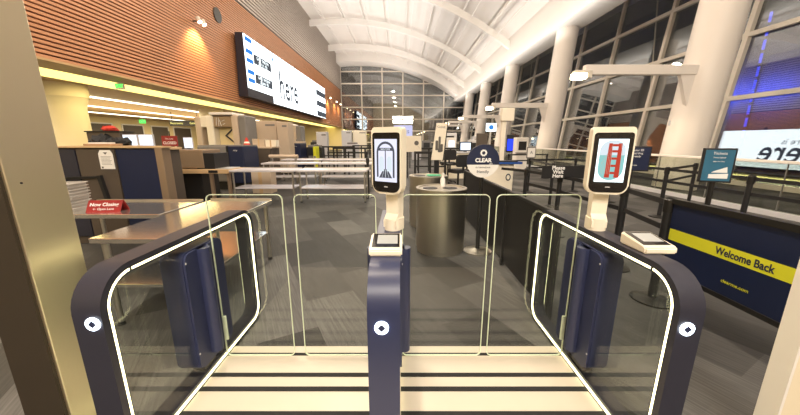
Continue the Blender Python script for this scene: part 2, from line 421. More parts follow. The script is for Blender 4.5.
o = thing('hanging_direction_sign', 'long dark direction sign hanging from the low ceiling', 'sign', (-16.6, 24.4, 2.8), 0)
obj('sign_panel', box(BM(), -1.15, 1.15, -.06, .06, -.2, .2, .01), 'black', o)
text('lettering', 'Restrooms', .22, (-.6, -.065, 0), (PI/2, 0, 0), 'yellow_sign', o)
text('lettering', 'Gates', .22, (.65, -.065, 0), (PI/2, 0, 0), 'yellow_sign', o)
bm = BM(); box(bm, -1.0, -.97, -.01, .01, .2, .84); box(bm, .97, 1.0, -.01, .01, .2, .84); obj('hanger', bm, 'black', o)

# wall spots, speaker on the timber wall
o = thing('wall_speaker', 'round dark speaker set in the timber slats near the top edge', 'speaker', (XL+.02, 17.6, 7.85))
obj('speaker_ring', cyl(BM(), (-.03, 0, 0), (.03, 0, 0), .36, .36, 32), 'brown_panel', o, True)
obj('grille', cyl(BM(), (.03, 0, 0), (.04, 0, 0), .33, .33, 32), 'black', o, True)
def wspot(y, z, lab, e=60, aim=None):
    o = thing('wall_spotlight', lab, 'spotlight', (XL+.35, y, z), 0, 'spotlights on the timber wall')
    obj('bracket', box(BM(), -.35, 0, -.03, .03, -.02, .02), 'black_metal', o)
    for s in (-.17, .17):
        h = obj('lamp_head', cyl(BM(), (-.02, s, .1), (.06, s, -.09), .09, .1, 18), 'mullion', o, True)
        obj('lamp_lens', cyl(BM(), (.055, s, -.078), (.075, s, -.115), .085, .085, 18), 'lamp', h, True)
    ld = bpy.data.lights.new('wall_spot', 'SPOT'); ld.energy = e; ld.color = (1, .62, .28); ld.spot_size = R(100); ld.spot_blend = .7; ld.shadow_soft_size = .08
    l = bpy.data.objects.new('wall_spot', ld); C.objects.link(l); l.location = (XL+.6, y, z-.2)
    d = Vector((-.55, 0, -1)); l.rotation_euler = d.to_track_quat('-Z', 'Y').to_euler()
wspot(15.5, 6.85, 'twin bright spotlights on the timber wall left of the round speaker', 420)
for i, y in enumerate((42.0, 46.0, 49.0)):
    wspot(y, 7.0, ('first', 'second', 'last')[i] + ' of three spotlights on the timber wall beyond the big screen', 300)

# ------------------------------------------------------------------ big display
o = thing('led_display', 'long glowing white advertising display with dark frame high on the timber wall', 'display', (-8.92, 19, 4.05))
obj('cabinet', prism(BM(), [(-.58, 0), (-.02, 0), (-.02, 3.45), (-.45, 3.45)], 'Y', 0, 19.3), 'navy_dark', o)
obj('screen', box(BM(), -.02, 0, 3.75, 19.25, .03, 3.42), 'display_white', o)
s = obj('flight_table', box(BM(), -.02, 0, .05, 3.75, .5, 3.42), 'display_white', o)
bm = BM()
for z in (3.1, 2.45, 1.95, 1.32, .85): box(bm, 0, .012, .15, 1.0, z, z+.24)
obj('blue_logo_bars', bm, 'screen_blue', s)
for z in (2.05, .92):
    for y0 in (1.1, 2.0, 2.85): obj('dark_block', box(BM(), 0, .012, y0, y0+.8, z, z+.55), 'screen_grey', s)
rx = (PI/2, 0, PI/2)
for z, ys_ in ((2.42, 'GATE  TIME  ON'), (2.17, '20  7:15  YES'), (1.30, 'GATE  TIME  ON'), (1.05, '24  8:40  YES')):
    text('lettering', ys_, .24, (.016, 2.35, z), rx, 'screen_white', s)
for z in (2.25, 1.15, .08): obj('stripe', box(BM(), 0, .012, 15.3, 19.2, z, z+.55), 'screen_grey', o)
text('headline', 'here', 2.8, (.012, 7.0, 1.4), rx, 'screen_grey', o, bold=.035, sx=.82)
text('small_lettering', 'future is', .72, (.012, 6.6, 2.35), rx, 'screen_grey', o)
text('small_lettering', 'business', .42, (.012, 13.6, .45), rx, 'screen_grey', o)
bm = BM(); box(bm, -.4, -.34, 9.7, 9.9, 3.45, 3.75); box(bm, -.4, -.34, 19.0, 19.2, 3.45, 3.75); obj('hanger_post', bm, 'black_metal', o)
obj('accent_dot', cyl(BM(), (0, 4.0, 3.0), (.012, 4.0, 3.0), .14, .14, 20), 'screen_blue', o)

# ------------------------------------------------------------------ pillars beside the camera
o = thing('steel_pillar', 'tall brushed steel pillar close on the left edge', 'pillar', (-1.65, 1.3, 0))
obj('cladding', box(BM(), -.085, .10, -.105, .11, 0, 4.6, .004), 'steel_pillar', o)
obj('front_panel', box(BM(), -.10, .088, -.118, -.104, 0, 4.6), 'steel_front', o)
obj('rivet', cyl(BM(), (.098, -.06, 1.33), (.103, -.06, 1.33), .004, .004, 10), 'black', o)
o = thing('cream_jamb', 'cream painted post cut off by the lower right corner', 'post', (1.86, 1.3, 0))
obj('post_body', box(BM(), -.16, .2, -.16, -.09, 0, 1.12, .004), 'cream_paint', o)
obj('edge_trim', box(BM(), -.168, -.155, -.165, -.085, 0, 1.12), 'white', o)

# ------------------------------------------------------------------ platform
p = struct('floor_platform', box(BM(), -1.22, 1.15, .3, 1.98, 0, .018, .003), 'platform')
bm = BM()
for y, w in ((1.89, .025), (1.695, .032), (1.58, .034), (1.405, .034), (1.25, .034)):
    for a, b in ((-1.215, -.14), (.005, 1.145)): box(bm, a, b, y-w/2, y+w/2, .018, .022)
struct('floor_strip', bm, 'rubber', p)

# ------------------------------------------------------------------ gates
GY0, GY1, GT = 1.12, 2.44, .97
def gate(name, label, x0, x1, sides, doors, lanes, bx=0., bz=.745):
    """sides: lane-facing directions (+1 / -1)"""
    o = thing(name, label, 'gate', ((x0+x1)/2, 1.78, 0), 0, 'automated security gates')
    hw = (x1-x0)/2; a, b = GY0-1.78, GY1-1.78
    q = .008
    ring(bm := BM(), rr(a, b, 0, GT, (.14, .17, .14, .14)), rr(a+.055, b-.055, .06, GT-.055, (.09, .12, .09, .09)), 'X', -hw+q, hw-q)
    fm = 'navy' if len(lanes) == 2 else 'navy_dark'
    f = obj('frame', bm, fm, o, True)
    for s in (-1, 1):
        ring(bm := BM(), rr(a, b, 0, GT, (.14, .17, .14, .14)), rr(a+.032, b-.032, .026, GT-.030, (.110, .140, .110, .110)), 'X', s*(hw-q), s*hw)
        obj('edge_band', bm, fm, f, True)
    for s in sides:
        ring(bm := BM(), rr(a+.032, b-.032, .026, GT-.030, (.110, .140, .110, .110)), rr(a+.044, b-.044, .038, GT-.042, (.098, .128, .098, .098)), 'X', s*(hw-q), s*(hw-.001))
        obj('light_strip', bm, 'led', o, True)
        bm = BM(); box(bm, s*(hw-.004), s*(hw+.001), a+.165, a+.175, GT-.045, GT-.028)
        obj('strip_joint', bm, 'black', o)
        prism(bm := BM(), rr(a+.05, b-.05, .05, GT-.05, (.09, .12, .09, .09)), 'X', s*(hw-.022), s*(hw-.014))
        obj('side_glass', bm, 'glass', o)
        if s not in lanes: continue
        # hinge column of the door
        hx = s*(hw+.028)
        cyl(bm := BM(), (hx, -.03, .17), (hx, -.03, .87), .036, .036, 28); box(bm, min(s*(hw-.01), hx), max(s*(hw-.01), hx), -.066, .03, .17, .87)
        h = obj('hinge_column', bm, 'navy', o, True)
    # motor housing
    prism(bm := BM(), rr(-.18, .19, .12, .875, .055), 'X', -hw*.98, hw*.98)
    mh = obj('motor_housing', bm, 'navy', o, True)
    for s in sides:
        prism(bm := BM(), rr(-.175, .185, .125, .87, .05), 'X', s*hw*.98, s*(hw+.012))
        cv = obj('cover_plate', bm, 'navy', mh, True)
        bm = BM()
        for z in (.24, .82): cyl(bm, (s*(hw+.012), -.17, z), (s*(hw+.014), -.17, z), .006, .006, 10)
        obj('screw', bm, 'lightgrey', cv)
    bm = BM(); box(bm, -hw*.6, hw*.6, -.1, .02, .05, .17); obj('housing_foot', bm, 'black', o)
    # badge
    bm = BM(); ring(bm, [(bx+.029*math.cos(t*PI/12), bz+.029*math.sin(t*PI/12)) for t in range(24)], [(bx+.014*math.cos(t*PI/12), bz+.014*math.sin(t*PI/12)) for t in range(24)], 'Y', a-.006, a+.004)
    bd = obj('light_badge', bm, 'badge', o)
    bm = BM(); prism(bm, [(bx+.017, bz), (bx, bz+.017), (bx-.017, bz), (bx, bz-.017)], 'Y', a-.0075, a+.004)
    obj('diamond_mark', bm, 'navy', bd)
    for (d0, d1) in doors:
        d0 -= (x0+x1)/2; d1 -= (x0+x1)/2
        prism(bm := BM(), rr(d0, d1, .035, 1.175, .035), 'Y', .075, .085)
        dr = obj('door_panel', bm, 'glass', o)
        ring(bm := BM(), rr(d0, d1, .035, 1.175, .035), rr(d0+.004, d1-.004, .039, 1.171, .031), 'Y', .0745, .0855)
        obj('glass_edge', bm, 'glass_edge', dr)
        hs = d0 if abs(d0) < abs(d1) else d1; sg = 1 if hs == d0 else -1
        bm = BM(); box(bm, hs+sg*.002, hs+sg*.026, .073, .087, .16, .34, .004); obj('hinge_clamp', bm, 'glass_edge', dr)
    return o
gate('security_gate', 'left navy gate cabinet with lit loop, beside the steel pillar', -1.34, -1.22, (1, -1), ((-1.205, -.73),), (1,), .022, .765)
gate('security_gate', 'slim centre navy gate cabinet between both lanes', -.135, 0.0, (-1, 1), ((-.66, -.15), (.015, .56)), (-1, 1), -.008, .748)
gate('security_gate', 'right navy gate cabinet with lit loop and kiosk on top', 1.14, 1.245, (-1, 1), ((.60, 1.125),), (-1,), -.012, .742)

# ------------------------------------------------------------------ kiosks and readers
def kiosk(loc, rz, label, art):
    o = thing('face_kiosk', label, 'kiosk', loc, rz, 'face capture kiosks on the gates')
    bm = BM(); prism(bm, rr(-.050, .050, -.052, .076, .045), 'Z', 0, .072); b = obj('foot', bm, 'cream', o, True)
    bm = BM(); prism(bm, [(.045, .02), (.045, .07), (.055, .34), (.02, .38), (-.02, .3), (-.012, .1), (-.045, .06), (-.045, .02)], 'X', -.042, .042)
    obj('neck', bm, 'cream', o, True)
    w = .108 if art == 'bridge' else .100; z0, z1 = .228, .603
    bm = BM(); prism(bm, rr(-w, w, z0, z1, (.018, .018, .05, .05)), 'Y', -.075, -.02)
    bmesh.ops.bevel(bm, geom=[e for e in bm.edges if abs(e.verts[0].co.y-e.verts[1].co.y) < 1e-5], offset=.006, segments=2, affect='EDGES')
    h = obj('head_shell', bm, 'cream', o, True)
    bm = BM(); prism(bm, rr(-w+.010, w-.010, z0+.012, z1-.03, (.016, .016, .042, .042)), 'Y', -.079, -.072)
    g = obj('front_glass', bm, 'face_glass', h)
    bm = BM()
    for x in (-.08, -.015, .03, .085): cyl(bm, (x, -.0795, z1-.052), (x, -.0785, z1-.052), .006, .006, 12)
    obj('camera_dot', bm, 'black_metal', g)
    s = obj('screen', box(BM(), -.074, .074, -.0808, -.079, .300, .538), 'screen_lav' if art == 'arch' else 'screen_white', o)
    Yf = -.0812
    if art == 'arch':
        def arch(w_, zb, zt, n=12):
            return [(-w_, zb)] + [(-w_*math.cos(PI*k/n), zt-w_+w_*math.sin(PI*k/n)) for k in range(n+1)] + [(w_, zb)]
        bm = BM(); prism(bm, arch(.060, .325, .525), 'Y', Yf, Yf+.0006); obj('arch_outline', bm, 'screen_soft', s)
        bm = BM(); prism(bm, arch(.048, .325, .512), 'Y', Yf-.0004, Yf+.0002); obj('arch_inside', bm, 'screen_lav', s)
        bm = BM(); box(bm, -.050, .050, Yf-.0010, Yf-.0004, .474, .490); box(bm, -.003, .003, Yf-.001, Yf-.0004, .34, .474)
        prism(bm, [(-.045, .322), (.045, .322), (.014, .372), (-.014, .372)], 'Y', Yf-.001, Yf-.0004); obj('dark_lines', bm, 'screen_soft', s)
        bm = BM()
        for x in (-.026, .026): prism(bm, [(x+p_[0]*.32, .36+(p_[1]-.325)*.45) for p_ in arch(.05, .325, .51)], 'Y', Yf-.0012, Yf-.0008)
        obj('side_arch', bm, 'screen_sky', s)
        bm = BM()
        for k in range(-2, 3): bar(bm, (k*.008, Yf-.0013, .37), (k*.024, Yf-.0013, .324), .002, .0005)
        obj('floor_lines', bm, 'screen_img', s)
        text('lettering', 'WELCOME', .013, (0, Yf-.0013, .482), (PI/2, 0, 0), 'screen_img', s, .0002)
    else:
        bm = BM(); prism(bm, rr(-.064, .064, .310, .531, (.058, .058, .062, .062)), 'Y', Yf, Yf+.0006); obj('sea_panel', bm, 'screen_teal', s)
        bm = BM(); prism(bm, rr(-.062, .062, .45, .529, (.056, .056, .004, .004)), 'Y', Yf-.0003, Yf+.0002); obj('sky_panel', bm, 'screen_sky', s)
        bm = BM()
        for x in (-.014, .034):
            prism(bm, [(x-.013, .325), (x+.013, .325), (x+.009, .515), (x-.008, .515)], 'Y', Yf-.001, Yf-.0003)
        for z in (.345, .385, .425, .465, .498): box(bm, -.012, .034, Yf-.0012, Yf-.0004, z, z+.013)
        obj('red_tower', bm, 'screen_red', s)
        bm = BM(); bar(bm, (.0, Yf-.0014, .515), (-.05, Yf-.0014, .40), .0022, .0004); bar(bm, (.034, Yf-.0014, .515), (.055, Yf-.0014, .44), .0022, .0004)
        for k in range(7): box(bm, -.05+.008*k, -.049+.008*k, Yf-.0014, Yf-.001, .345, .41+.013*k)
        obj('cable', bm, 'screen_tan', s)
    obj('brand_mark', box(BM(), -.012, .012, -.0797, -.079, .268, .273), 'lightgrey', g)
    return o
kiosk((-.040, 1.80, GT), R(-31), 'cream face kiosk on the centre gate showing an arched passage picture', 'arch')
kiosk((1.198, 1.80, GT), R(-12), 'cream face kiosk on the right gate showing a red bridge tower', 'bridge')
def reader(loc, rz, label):
    o = thing('document_reader', label, 'reader', loc, rz, 'document readers on the gates')
    w, d = .078, .088
    bm = BM(); prism(bm, [(-d, .0), (d, .0), (d, .062), (-d+.02, .034), (-d, .03)], 'X', -w, w)
    bmesh.ops.bevel(bm, geom=bm.edges[:], offset=.007, segments=2, affect='EDGES')
    b = obj('reader_base', bm, 'cream', o, True)
    def pl(x0, x1, t0, t1, h):
        bm = BM(); f = lambda t: .034+(t+d-.02)*(.028/(2*d-.02))
        vs = [(x0, t0, f(t0)+h), (x1, t0, f(t0)+h), (x1, t1, f(t1)+h), (x0, t1, f(t1)+h)]
        lo_ = [bm.verts.new((x, y, z-.003)) for x, y, z in vs]; hi_ = [bm.verts.new(v) for v in vs]
        bm.faces.new(lo_[::-1]); bm.faces.new(hi_)
        for i in range(4): bm.faces.new((lo_[i], lo_[(i+1) % 4], hi_[(i+1) % 4], hi_[i]))
        return bm
    g = obj('glass_plate', pl(-w+.012, w-.012, -d+.03, d-.012, .002), 'face_glass', o)
    obj('display_window', pl(-w+.035, w-.022, -d+.06, d-.03, .0035), 'reader_screen', g)
    return o
reader((-.068, 1.43, GT), R(0), 'cream document reader on the centre gate, below its kiosk')
reader((1.245, 1.46, GT), R(0), 'cream document reader on the right gate, in front of its kiosk')

# ------------------------------------------------------------------ round sign stand, bins, black partition
o = thing('sign_stand', 'round navy and white CLEAR sign on a black post behind the doors', 'sign stand', (1.07, 4.0, 0))
obj('base', lathe(BM(), [(.19, 0), (.19, .015), (.05, .04), (.02, .05)]), 'steel_bin', o, True)
obj('post', cyl(BM(), (0, 0, .04), (0, 0, 1.1), .028, .028, 18), 'black_metal', o, True)
def halfdisc(r, z0, up, n=24, cut=-.035):
    a0 = math.asin(cut/r)
    if up: ang = [a0+(PI-2*a0)*k/n for k in range(n+1)]
    else: ang = [PI-a0+(PI+2*a0)*k/n for k in range(n+1)]
    return [(r*math.cos(t), z0+r*math.sin(t)) for t in ang]
r_, zc = .21, 1.24
ds = obj('sign_disc', prism(BM(), halfdisc(r_, zc, True, cut=-.045), 'Y', -.045, -.03), 'navy2', o)
obj('white_segment', prism(BM(), halfdisc(r_, zc, False, cut=-.045), 'Y', -.045, -.03), 'paper', o)
text('lettering', 'CLEAR', .07, (0, -.047, zc+.01), (PI/2, 0, 0), 'text_white', ds, .001, bold=.003)
text('lettering', 'plus', .028, (.1, -.047, zc-.032), (PI/2, 0, 0), 'text_white', ds)
text('lettering', "it's TSA PreCheck", .026, (0, -.047, zc-.080), (PI/2, 0, 0), 'text_dark', o)
text('lettering', 'friendly', .052, (0, -.047, zc-.135), (PI/2, 0, 0), 'text_dark', o)
bm = BM()
for k in range(10):
    t = k*PI/5
    cyl(bm, (.034*math.cos(t), -.047, zc+.105+.034*math.sin(t)), (.034*math.cos(t), -.044, zc+.105+.034*math.sin(t)), .011, .011, 10)
ring(bm, [(.033*math.cos(t*PI/12), zc+.105+.033*math.sin(t*PI/12)) for t in range(24)], [(.022*math.cos(t*PI/12), zc+.105+.022*math.sin(t*PI/12)) for t in range(24)], 'Y', -.0475, -.044)
obj('flower_mark', bm, 'text_white', ds)

def bin_(x, y, r, h, label):
    o = thing('waste_bin', label, 'waste bin', (x, y, 0), 0, 'round steel bins')
    obj('body', lathe(BM(), [(r*.96, 0), (r*.96, .05), (r, .06), (r, h-.05)], seg=40), 'steel_bin', o, True)
    bm = BM(); ring(bm, [(r*1.03*math.cos(t*PI/20), r*1.03*math.sin(t*PI/20)) for t in range(40)], [(r*.9*math.cos(t*PI/20), r*.9*math.sin(t*PI/20)) for t in range(40)], 'Z', h-.06, h)
    obj('rim', bm, 'steel_bin', o, True)
    l = obj('lid', lathe(BM(), [(r*.91, h-.05), (r*.91, h-.012)], seg=40), 'steel', o, True)
    bm = BM()
    for sx in (-.45, .35): lathe(bm, [(r*.3, h-.012), (r*.3, h-.006)], (r*sx, 0), 20)
    obj('opening', bm, 'black', l)
    return o
bin_(.56, 4.1, .335, .88, 'large round steel bin, nearest, behind the right lane doors')
b2 = bin_(.50, 5.4, .33, .90, 'second round steel bin with green card, behind the nearer one')
bm = BM(); box(bm, -.02, .22, -.1, .12, .9, .905); obj('green_card', bm, 'green', b2)
o = thing('spray_bottle', 'small pale bottle standing on the nearer steel bin', 'bottle', (.60, 4.25, .868))
obj('bottle_body', lathe(BM(), [(.03, 0), (.035, .02), (.035, .1), (.014, .14), (.014, .16)], seg=18), 'paper', o, True)
obj('cap', lathe(BM(), [(.018, .16), (.018, .19)], seg=14), 'paper', o, True)

def partition(x, y0, y1, h, label):
    o = thing('black_partition', label, 'partition', (x, (y0+y1)/2, 0), 0)
    n = max(1, round((y1-y0)/1.1)); L = (y1-y0)
    for k in range(n):
        a = -L/2+L*k/n; b = -L/2+L*(k+1)/n
        obj('panel', box(BM(), -.012, .012, a+.02, b-.02, .06, h-.03), 'black_panel', o)
    for k in range(n+1):
        a = -L/2+L*k/n
        obj('post', box(BM(), -.025, .025, a-.022, a+.022, 0, h, .003), 'black_metal', o)
    obj('top_rail', box(BM(), -.02, .02, -L/2, L/2, h-.03, h, .004), 'black_metal', o)
    return o
partition(1.26, 2.35, 5.9, .94, 'long low black partition running away behind the right lane')

# ------------------------------------------------------------------ queue posts, belts
def stanchion(x, y, label, h=1.0, thick=.035, group='black queue posts', lo_belt=True):
    o = thing('queue_post', label, 'queue post', (x, y, 0), 0, group)
    obj('base', lathe(BM(), [(.17, 0), (.17, .015), (.06, .035), (.03, .04)], seg=24), 'black_metal', o, True)
    obj('post', cyl(BM(), (0, 0, .03), (0, 0, h), thick, thick, 16), 'black', o, True)
    obj('head', lathe(BM(), [(thick*1.25, h-.13), (thick*1.3, h-.02), (thick*.8, h)], seg=16), 'black_metal', o, True)
    return o
def belt(p, q, label, z=.95, both=True):
    o = thing('queue_belt', label, 'belt', ((p[0]+q[0])/2, (p[1]+q[1])/2, 0), 0, 'retractable queue belts')
    dx, dy = (q[0]-p[0])/2, (q[1]-p[1])/2
    L = math.hypot(dx, dy); ux, uy = dx/L*.045, dy/L*.045
    for zz in ((z, z-.23) if both else (z,)):
        bm = BM(); bar(bm, (-dx+ux, -dy+uy, zz), (dx-ux, dy-uy, zz), .05, .008)
        # orient: tall strap
        bmesh.ops.delete(bm, geom=bm.verts[:], context='VERTS')
        nx, ny = -dy/L*.003, dx/L*.003
        pts = [(-dx+ux-nx, -dy+uy-ny), (dx-ux-nx, dy-uy-ny), (dx-ux+nx, dy-uy+ny), (-dx+ux+nx, -dy+uy+ny)]
        prism(bm, pts, 'Z', zz-.025, zz+.025)
        obj('strap', bm, 'black', o)
    return o
RP = [((2.42, 2.68), 'black queue post at the left end of the blue banner'), ((2.58, 3.46), 'black queue post just right of the right kiosk neck'),
      ((2.50, 4.75), 'black queue post under the dark wait sign'), ((2.34, 5.65), 'black queue post between the podium and the wait sign'),
      ((5.2, 3.0), 'queue post near the right picture edge above the banner'), ((5.2, 4.5), 'queue post right of the teal framed sign'), ((5.2, 5.95), 'queue post left of the teal framed sign, in front of the guardrail'),
      ((5.2, 7.5), 'queue post right behind the dark blue framed sign'), ((5.2, 9.1), 'queue post seen past the left of the right kiosk'),
      ((3.8, 9.0), 'thin far queue post carrying the small white notice'), ((3.5, 7.0), 'queue post standing left of the wait sign, halfway to the column'), ((6.75, 7.0), 'queue post touching the base of the nearest leaning column view')]
for (x, y), l in RP: stanchion(x, y, l)
BL = [(0, 1, 'black double belt from the banner post to the next post'), (1, 2, 'black double belt passing behind the right kiosk'), (2, 3, 'black double belt left of the wait sign post'),
      (4, 5, 'black double belt above the right part of the banner'), (5, 6, 'black double belt behind the teal framed sign'), (6, 7, 'black double belt behind the dark blue framed sign'),
      (7, 8, 'black double belt farther behind the right kiosk'), (8, 9, 'black double belt near the small white notice'), (10, 9, 'black double belt left of the small white notice'), (11, 6, 'black double belt crossing in front of the guardrail')]
for a, b, l in BL: belt(RP[a][0], RP[b][0], l)
stanchion(4.3, 12.2, 'far queue post by the second leaning column', .98); stanchion(5.9, 12.4, 'far queue post near the guardrail', .98)
belt((4.3, 12.2), (5.9, 12.4), 'far black double belt before the second leaning column')
belt((2.02, 6.2), (2.34, 5.65), 'short black belt from the podium to its queue post', both=False)
# "Please wait here" board
o = thing('wait_sign', 'black board reading Please Wait Here on queue posts', 'sign', (2.44, 4.62, 0))
obj('board', box(BM(), -.30, .52, -.02, .0, .94, 1.13, .004), 'black', o)
obj('clip', box(BM(), -.02, .20, -.005, .11, 1.0, 1.03), 'black_metal', o)
for k, s_ in enumerate(('Please', 'Wait', 'Here')): text('lettering', s_, .078, (-.06, -.0225, 1.098-.060*k), (PI/2, 0, 0), 'text_white', o, .001, bold=.002)
# banner
o = thing('welcome_banner', 'navy barrier banner with a yellow Welcome Back stripe', 'banner', (2.42, 2.0, 0))
obj('frame', (lambda bm: (box(bm, -.02, .02, -1.1, .64, .955, 1.0), box(bm, -.02, .02, -1.1, .64, .335, .37), bm)[-1])(BM()), 'black_metal', o)
obj('banner_panel', box(BM(), -.006, .006, -1.1, .63, .37, .955), 'navy2', o)
obj('stripe', box(BM(), -.0075, .0075, -1.1, .62, .635, .735), 'yellow', o)
rl = (PI/2, 0, -PI/2)
text('lettering', 'Welcome Back', .080, (-.0085, .02, .683), rl, 'text_dark', o, .0005, bold=.002, sx=.76)
text('small_lettering', 'clearme.com', .036, (-.0085, .03, .475), rl, 'yellow', o, .0005)
dup(bpy.data.objects['queue_post'], (2.42, .86, 0), 0, 'black queue post at the near end of the banner, out of frame')

def framed(x, y, z0, z1, w, rz, label, m, lines, h=1.0):
    o = thing('framed_sign', label, 'sign', (x, y, 0), rz, 'framed signs on stands')
    obj('post', cyl(BM(), (0, .02, .02), (0, .02, z0+.06), .028, .028, 16), 'black_metal', o, True)
    obj('base', lathe(BM(), [(.16, 0), (.16, .014), (.03, .035)], (0, .02), 24), 'black_metal', o, True)
    f = obj('frame', box(BM(), -w/2, w/2, -.02, .02, z0, z1, .006), 'black', o)
    p = obj('poster', box(BM(), -w/2+.02, w/2-.02, -.023, -.019, z0+.02, z1-.02), m, o)
    for (s_, sz, zz) in lines: text('lettering', s_, sz, (0, -.0245, z0+(z1-z0)*zz), (PI/2, 0, 0), 'text_white', p, .0005)
    return o
f1 = framed(3.84, 3.72, 1.0, 1.41, .31, R(-22), 'teal framed sign on a stand in front of the dark windows', 'teal', (('Tickets', .045, .85), ('Travel lighter', .022, .73), ('skip the line', .022, .62)))
obj('white_graphic', (lambda bm: (prism(bm, [(-.07, 1.05), (.11, 1.05), (.11, 1.11), (-.07, 1.10)], 'Y', -.0245, -.022), prism(bm, [(-.05, 1.12), (.1, 1.12), (.09, 1.19), (-.02, 1.14)], 'Y', -.0245, -.022), bm)[-1])(BM()), 'text_white', f1)
framed(3.4, 4.5, 1.06, 1.42, .42, R(-15), 'dark blue framed notice half hidden behind the right kiosk', 'navy2', (('Have your ID', .04, .84), ('and boarding', .04, .72), ('pass ready', .04, .60), ('thank you', .025, .25)))
o = thing('notice_holder', 'small white notice in a dark frame on a thin queue post', 'notice', (3.8, 8.97, .998))
obj('frame', box(BM(), -.13, .13, -.012, .012, .0, .32, .005), 'grey_box', o)
obj('sheet', box(BM(), -.105, .105, -.016, -.011, .03, .29), 'paper', o)
text('lettering', 'A', .12, (0, -.018, .16), (PI/2, 0, 0), 'text_dark', o, .0005)
o = thing('lit_yellow_sign', 'small glowing yellow sign beyond the low windows', 'sign', (14.4, 20.4, 1.95))
obj('sign_face', box(BM(), -.7, .7, -.05, 0, -.25, .25, .02), 'yellow_sign', o)
obj('symbol', box(BM(), -.3, .35, -.06, -.05, -.14, -.04), 'text_dark', o)
obj('sign_stand', box(BM(), -.04, .04, .0, .06, -1.97, .2), 'black_metal', o)

# ------------------------------------------------------------------ podium and mid-right furniture
o = thing('check_podium', 'cream podium with a dark blue top and screen pole', 'podium', (2.15, 6.7, 0))
obj('body', prism(BM(), rr(-.42, .26, -.25, .25, .06), 'Z', .08, 1.02), 'cream', o, True)
obj('plinth', prism(BM(), rr(-.40, .24, -.23, .23, .05), 'Z', 0, .08), 'black', o)
obj('top', prism(BM(), rr(-.52, .42, -.32, .32, .08), 'Z', 1.02, 1.06), 'blue_top', o, True)
bm = BM(); ring(bm, [(.14+.055*math.cos(t*PI/12), .74+.075*math.sin(t*PI/12)) for t in range(24)], [(.14+.035*math.cos(t*PI/12), .74+.05*math.sin(t*PI/12)) for t in range(24)], 'Y', -.256, -.248)
obj('round_mark', bm, 'text_dark', o)
pl_ = obj('screen_pole', box(BM(), .0, .10, -.03, .05, 1.06, 2.1, .01), 'cream', o)
obj('pole_camera', box(BM(), -.02, .24, -.07, .06, 1.9, 2.16, .01), 'cream', pl_)
mo = obj('monitor', box(BM(), .11, .25, -.11, -.06, 1.26, 1.62, .008), 'black', o)
obj('monitor_screen', box(BM(), .12, .24, -.1125, -.108, 1.29, 1.53), 'blue_led', mo)
obj('side_monitor', box(BM(), -.34, -.14, -.08, -.05, 1.12, 1.42, .008), 'black', o)
obj('keyboard_tray', box(BM(), -.3, .3, -.3, -.1, 1.06, 1.085, .005), 'black', o)

def office_chair(x, y, rz, s, label):
    o = thing('office_chair', label, 'chair', (x, y, 0), rz, 'black desk chairs')
    bm = BM(); prism(bm, rr(-.25, .25, -.24, .24, .07), 'Z', .62*s, .72*s); obj('seat', bm, 'chair', o, True)
    bm = BM(); prism(bm, rr(-.24, .24, .80*s, 1.14*s, .08), 'Y', .2, .27); obj('backrest', bm, 'chair', o, True)
    obj('column', cyl(BM(), (0, 0, .08), (0, 0, .62*s), .03, .03, 14), 'black_metal', o, True)
    bm = BM(); bar(bm, (0, .2, .66*s), (0, .24, .85*s), .06, .03); obj('back_support', bm, 'black_metal', o)
    for k in range(5):
        t = 2*PI*k/5+.3; bm = BM(); bar(bm, (0, 0, .09), (.28*math.cos(t), .28*math.sin(t), .06), .035); cyl(bm, (.28*math.cos(t), .28*math.sin(t)-.015, .03), (.28*math.cos(t), .28*math.sin(t)+.015, .03), .03, .03, 10)
        obj('leg', bm, 'black_metal', o)
    for sx in (-.29, .29): obj('armrest', (lambda bm: (box(bm, sx-.03, sx+.03, -.15, .15, .86*s, .89*s, .01), box(bm, sx-.015, sx+.015, -.02, .02, .66*s, .86*s), bm)[-1])(BM()), 'black_metal', o)
    return o
office_chair(1.72, 11.0, R(180), 1.04, 'black desk chair right of the tall cream banner stand')
office_chair(1.66, 8.7, R(205), .98, 'larger black desk chair left of the round CLEAR sign')
o = thing('tall_banner', 'tall narrow cream banner on a black stand behind the steel bins', 'banner', (.82, 6.5, 0), R(12))
obj('panel', prism(BM(), [(-.17, 1.10), (.08, 1.10), (.16, 1.85), (-.07, 1.85)], 'Y', -.015, .01), 'cream', o)
obj('edge_frame', prism(BM(), [(.08, 1.08), (.10, 1.08), (.18, 1.86), (.16, 1.86)], 'Y', -.018, .02), 'black', o)
text('lettering', 'CLEAR', .06, (.03, -.017, 1.77), (PI/2, R(6), 0), 'text_dark', o, .0005)
bm = BM()
for (x, z, w_, h_) in ((-.06, 1.35, .06, .2), (.0, 1.40, .05, .26), (.05, 1.3, .05, .16), (.01, 1.25, .09, .08)): prism(bm, rr(x-w_/2, x+w_/2, z-h_/2+.05, z+h_/2+.05, .02), 'Y', -.0165, -.0148)
obj('artwork', bm, 'art_ink', o)
bm = BM(); box(bm, -.10, .0, -.02, .02, .3, 1.1); obj('stand', bm, 'black', o)
obj('foot', box(BM(), -.22, .12, -.15, .15, 0, .04, .01), 'black', o); obj('lower_post', box(BM(), -.08, -.02, -.02, .02, .04, .3), 'black', o)

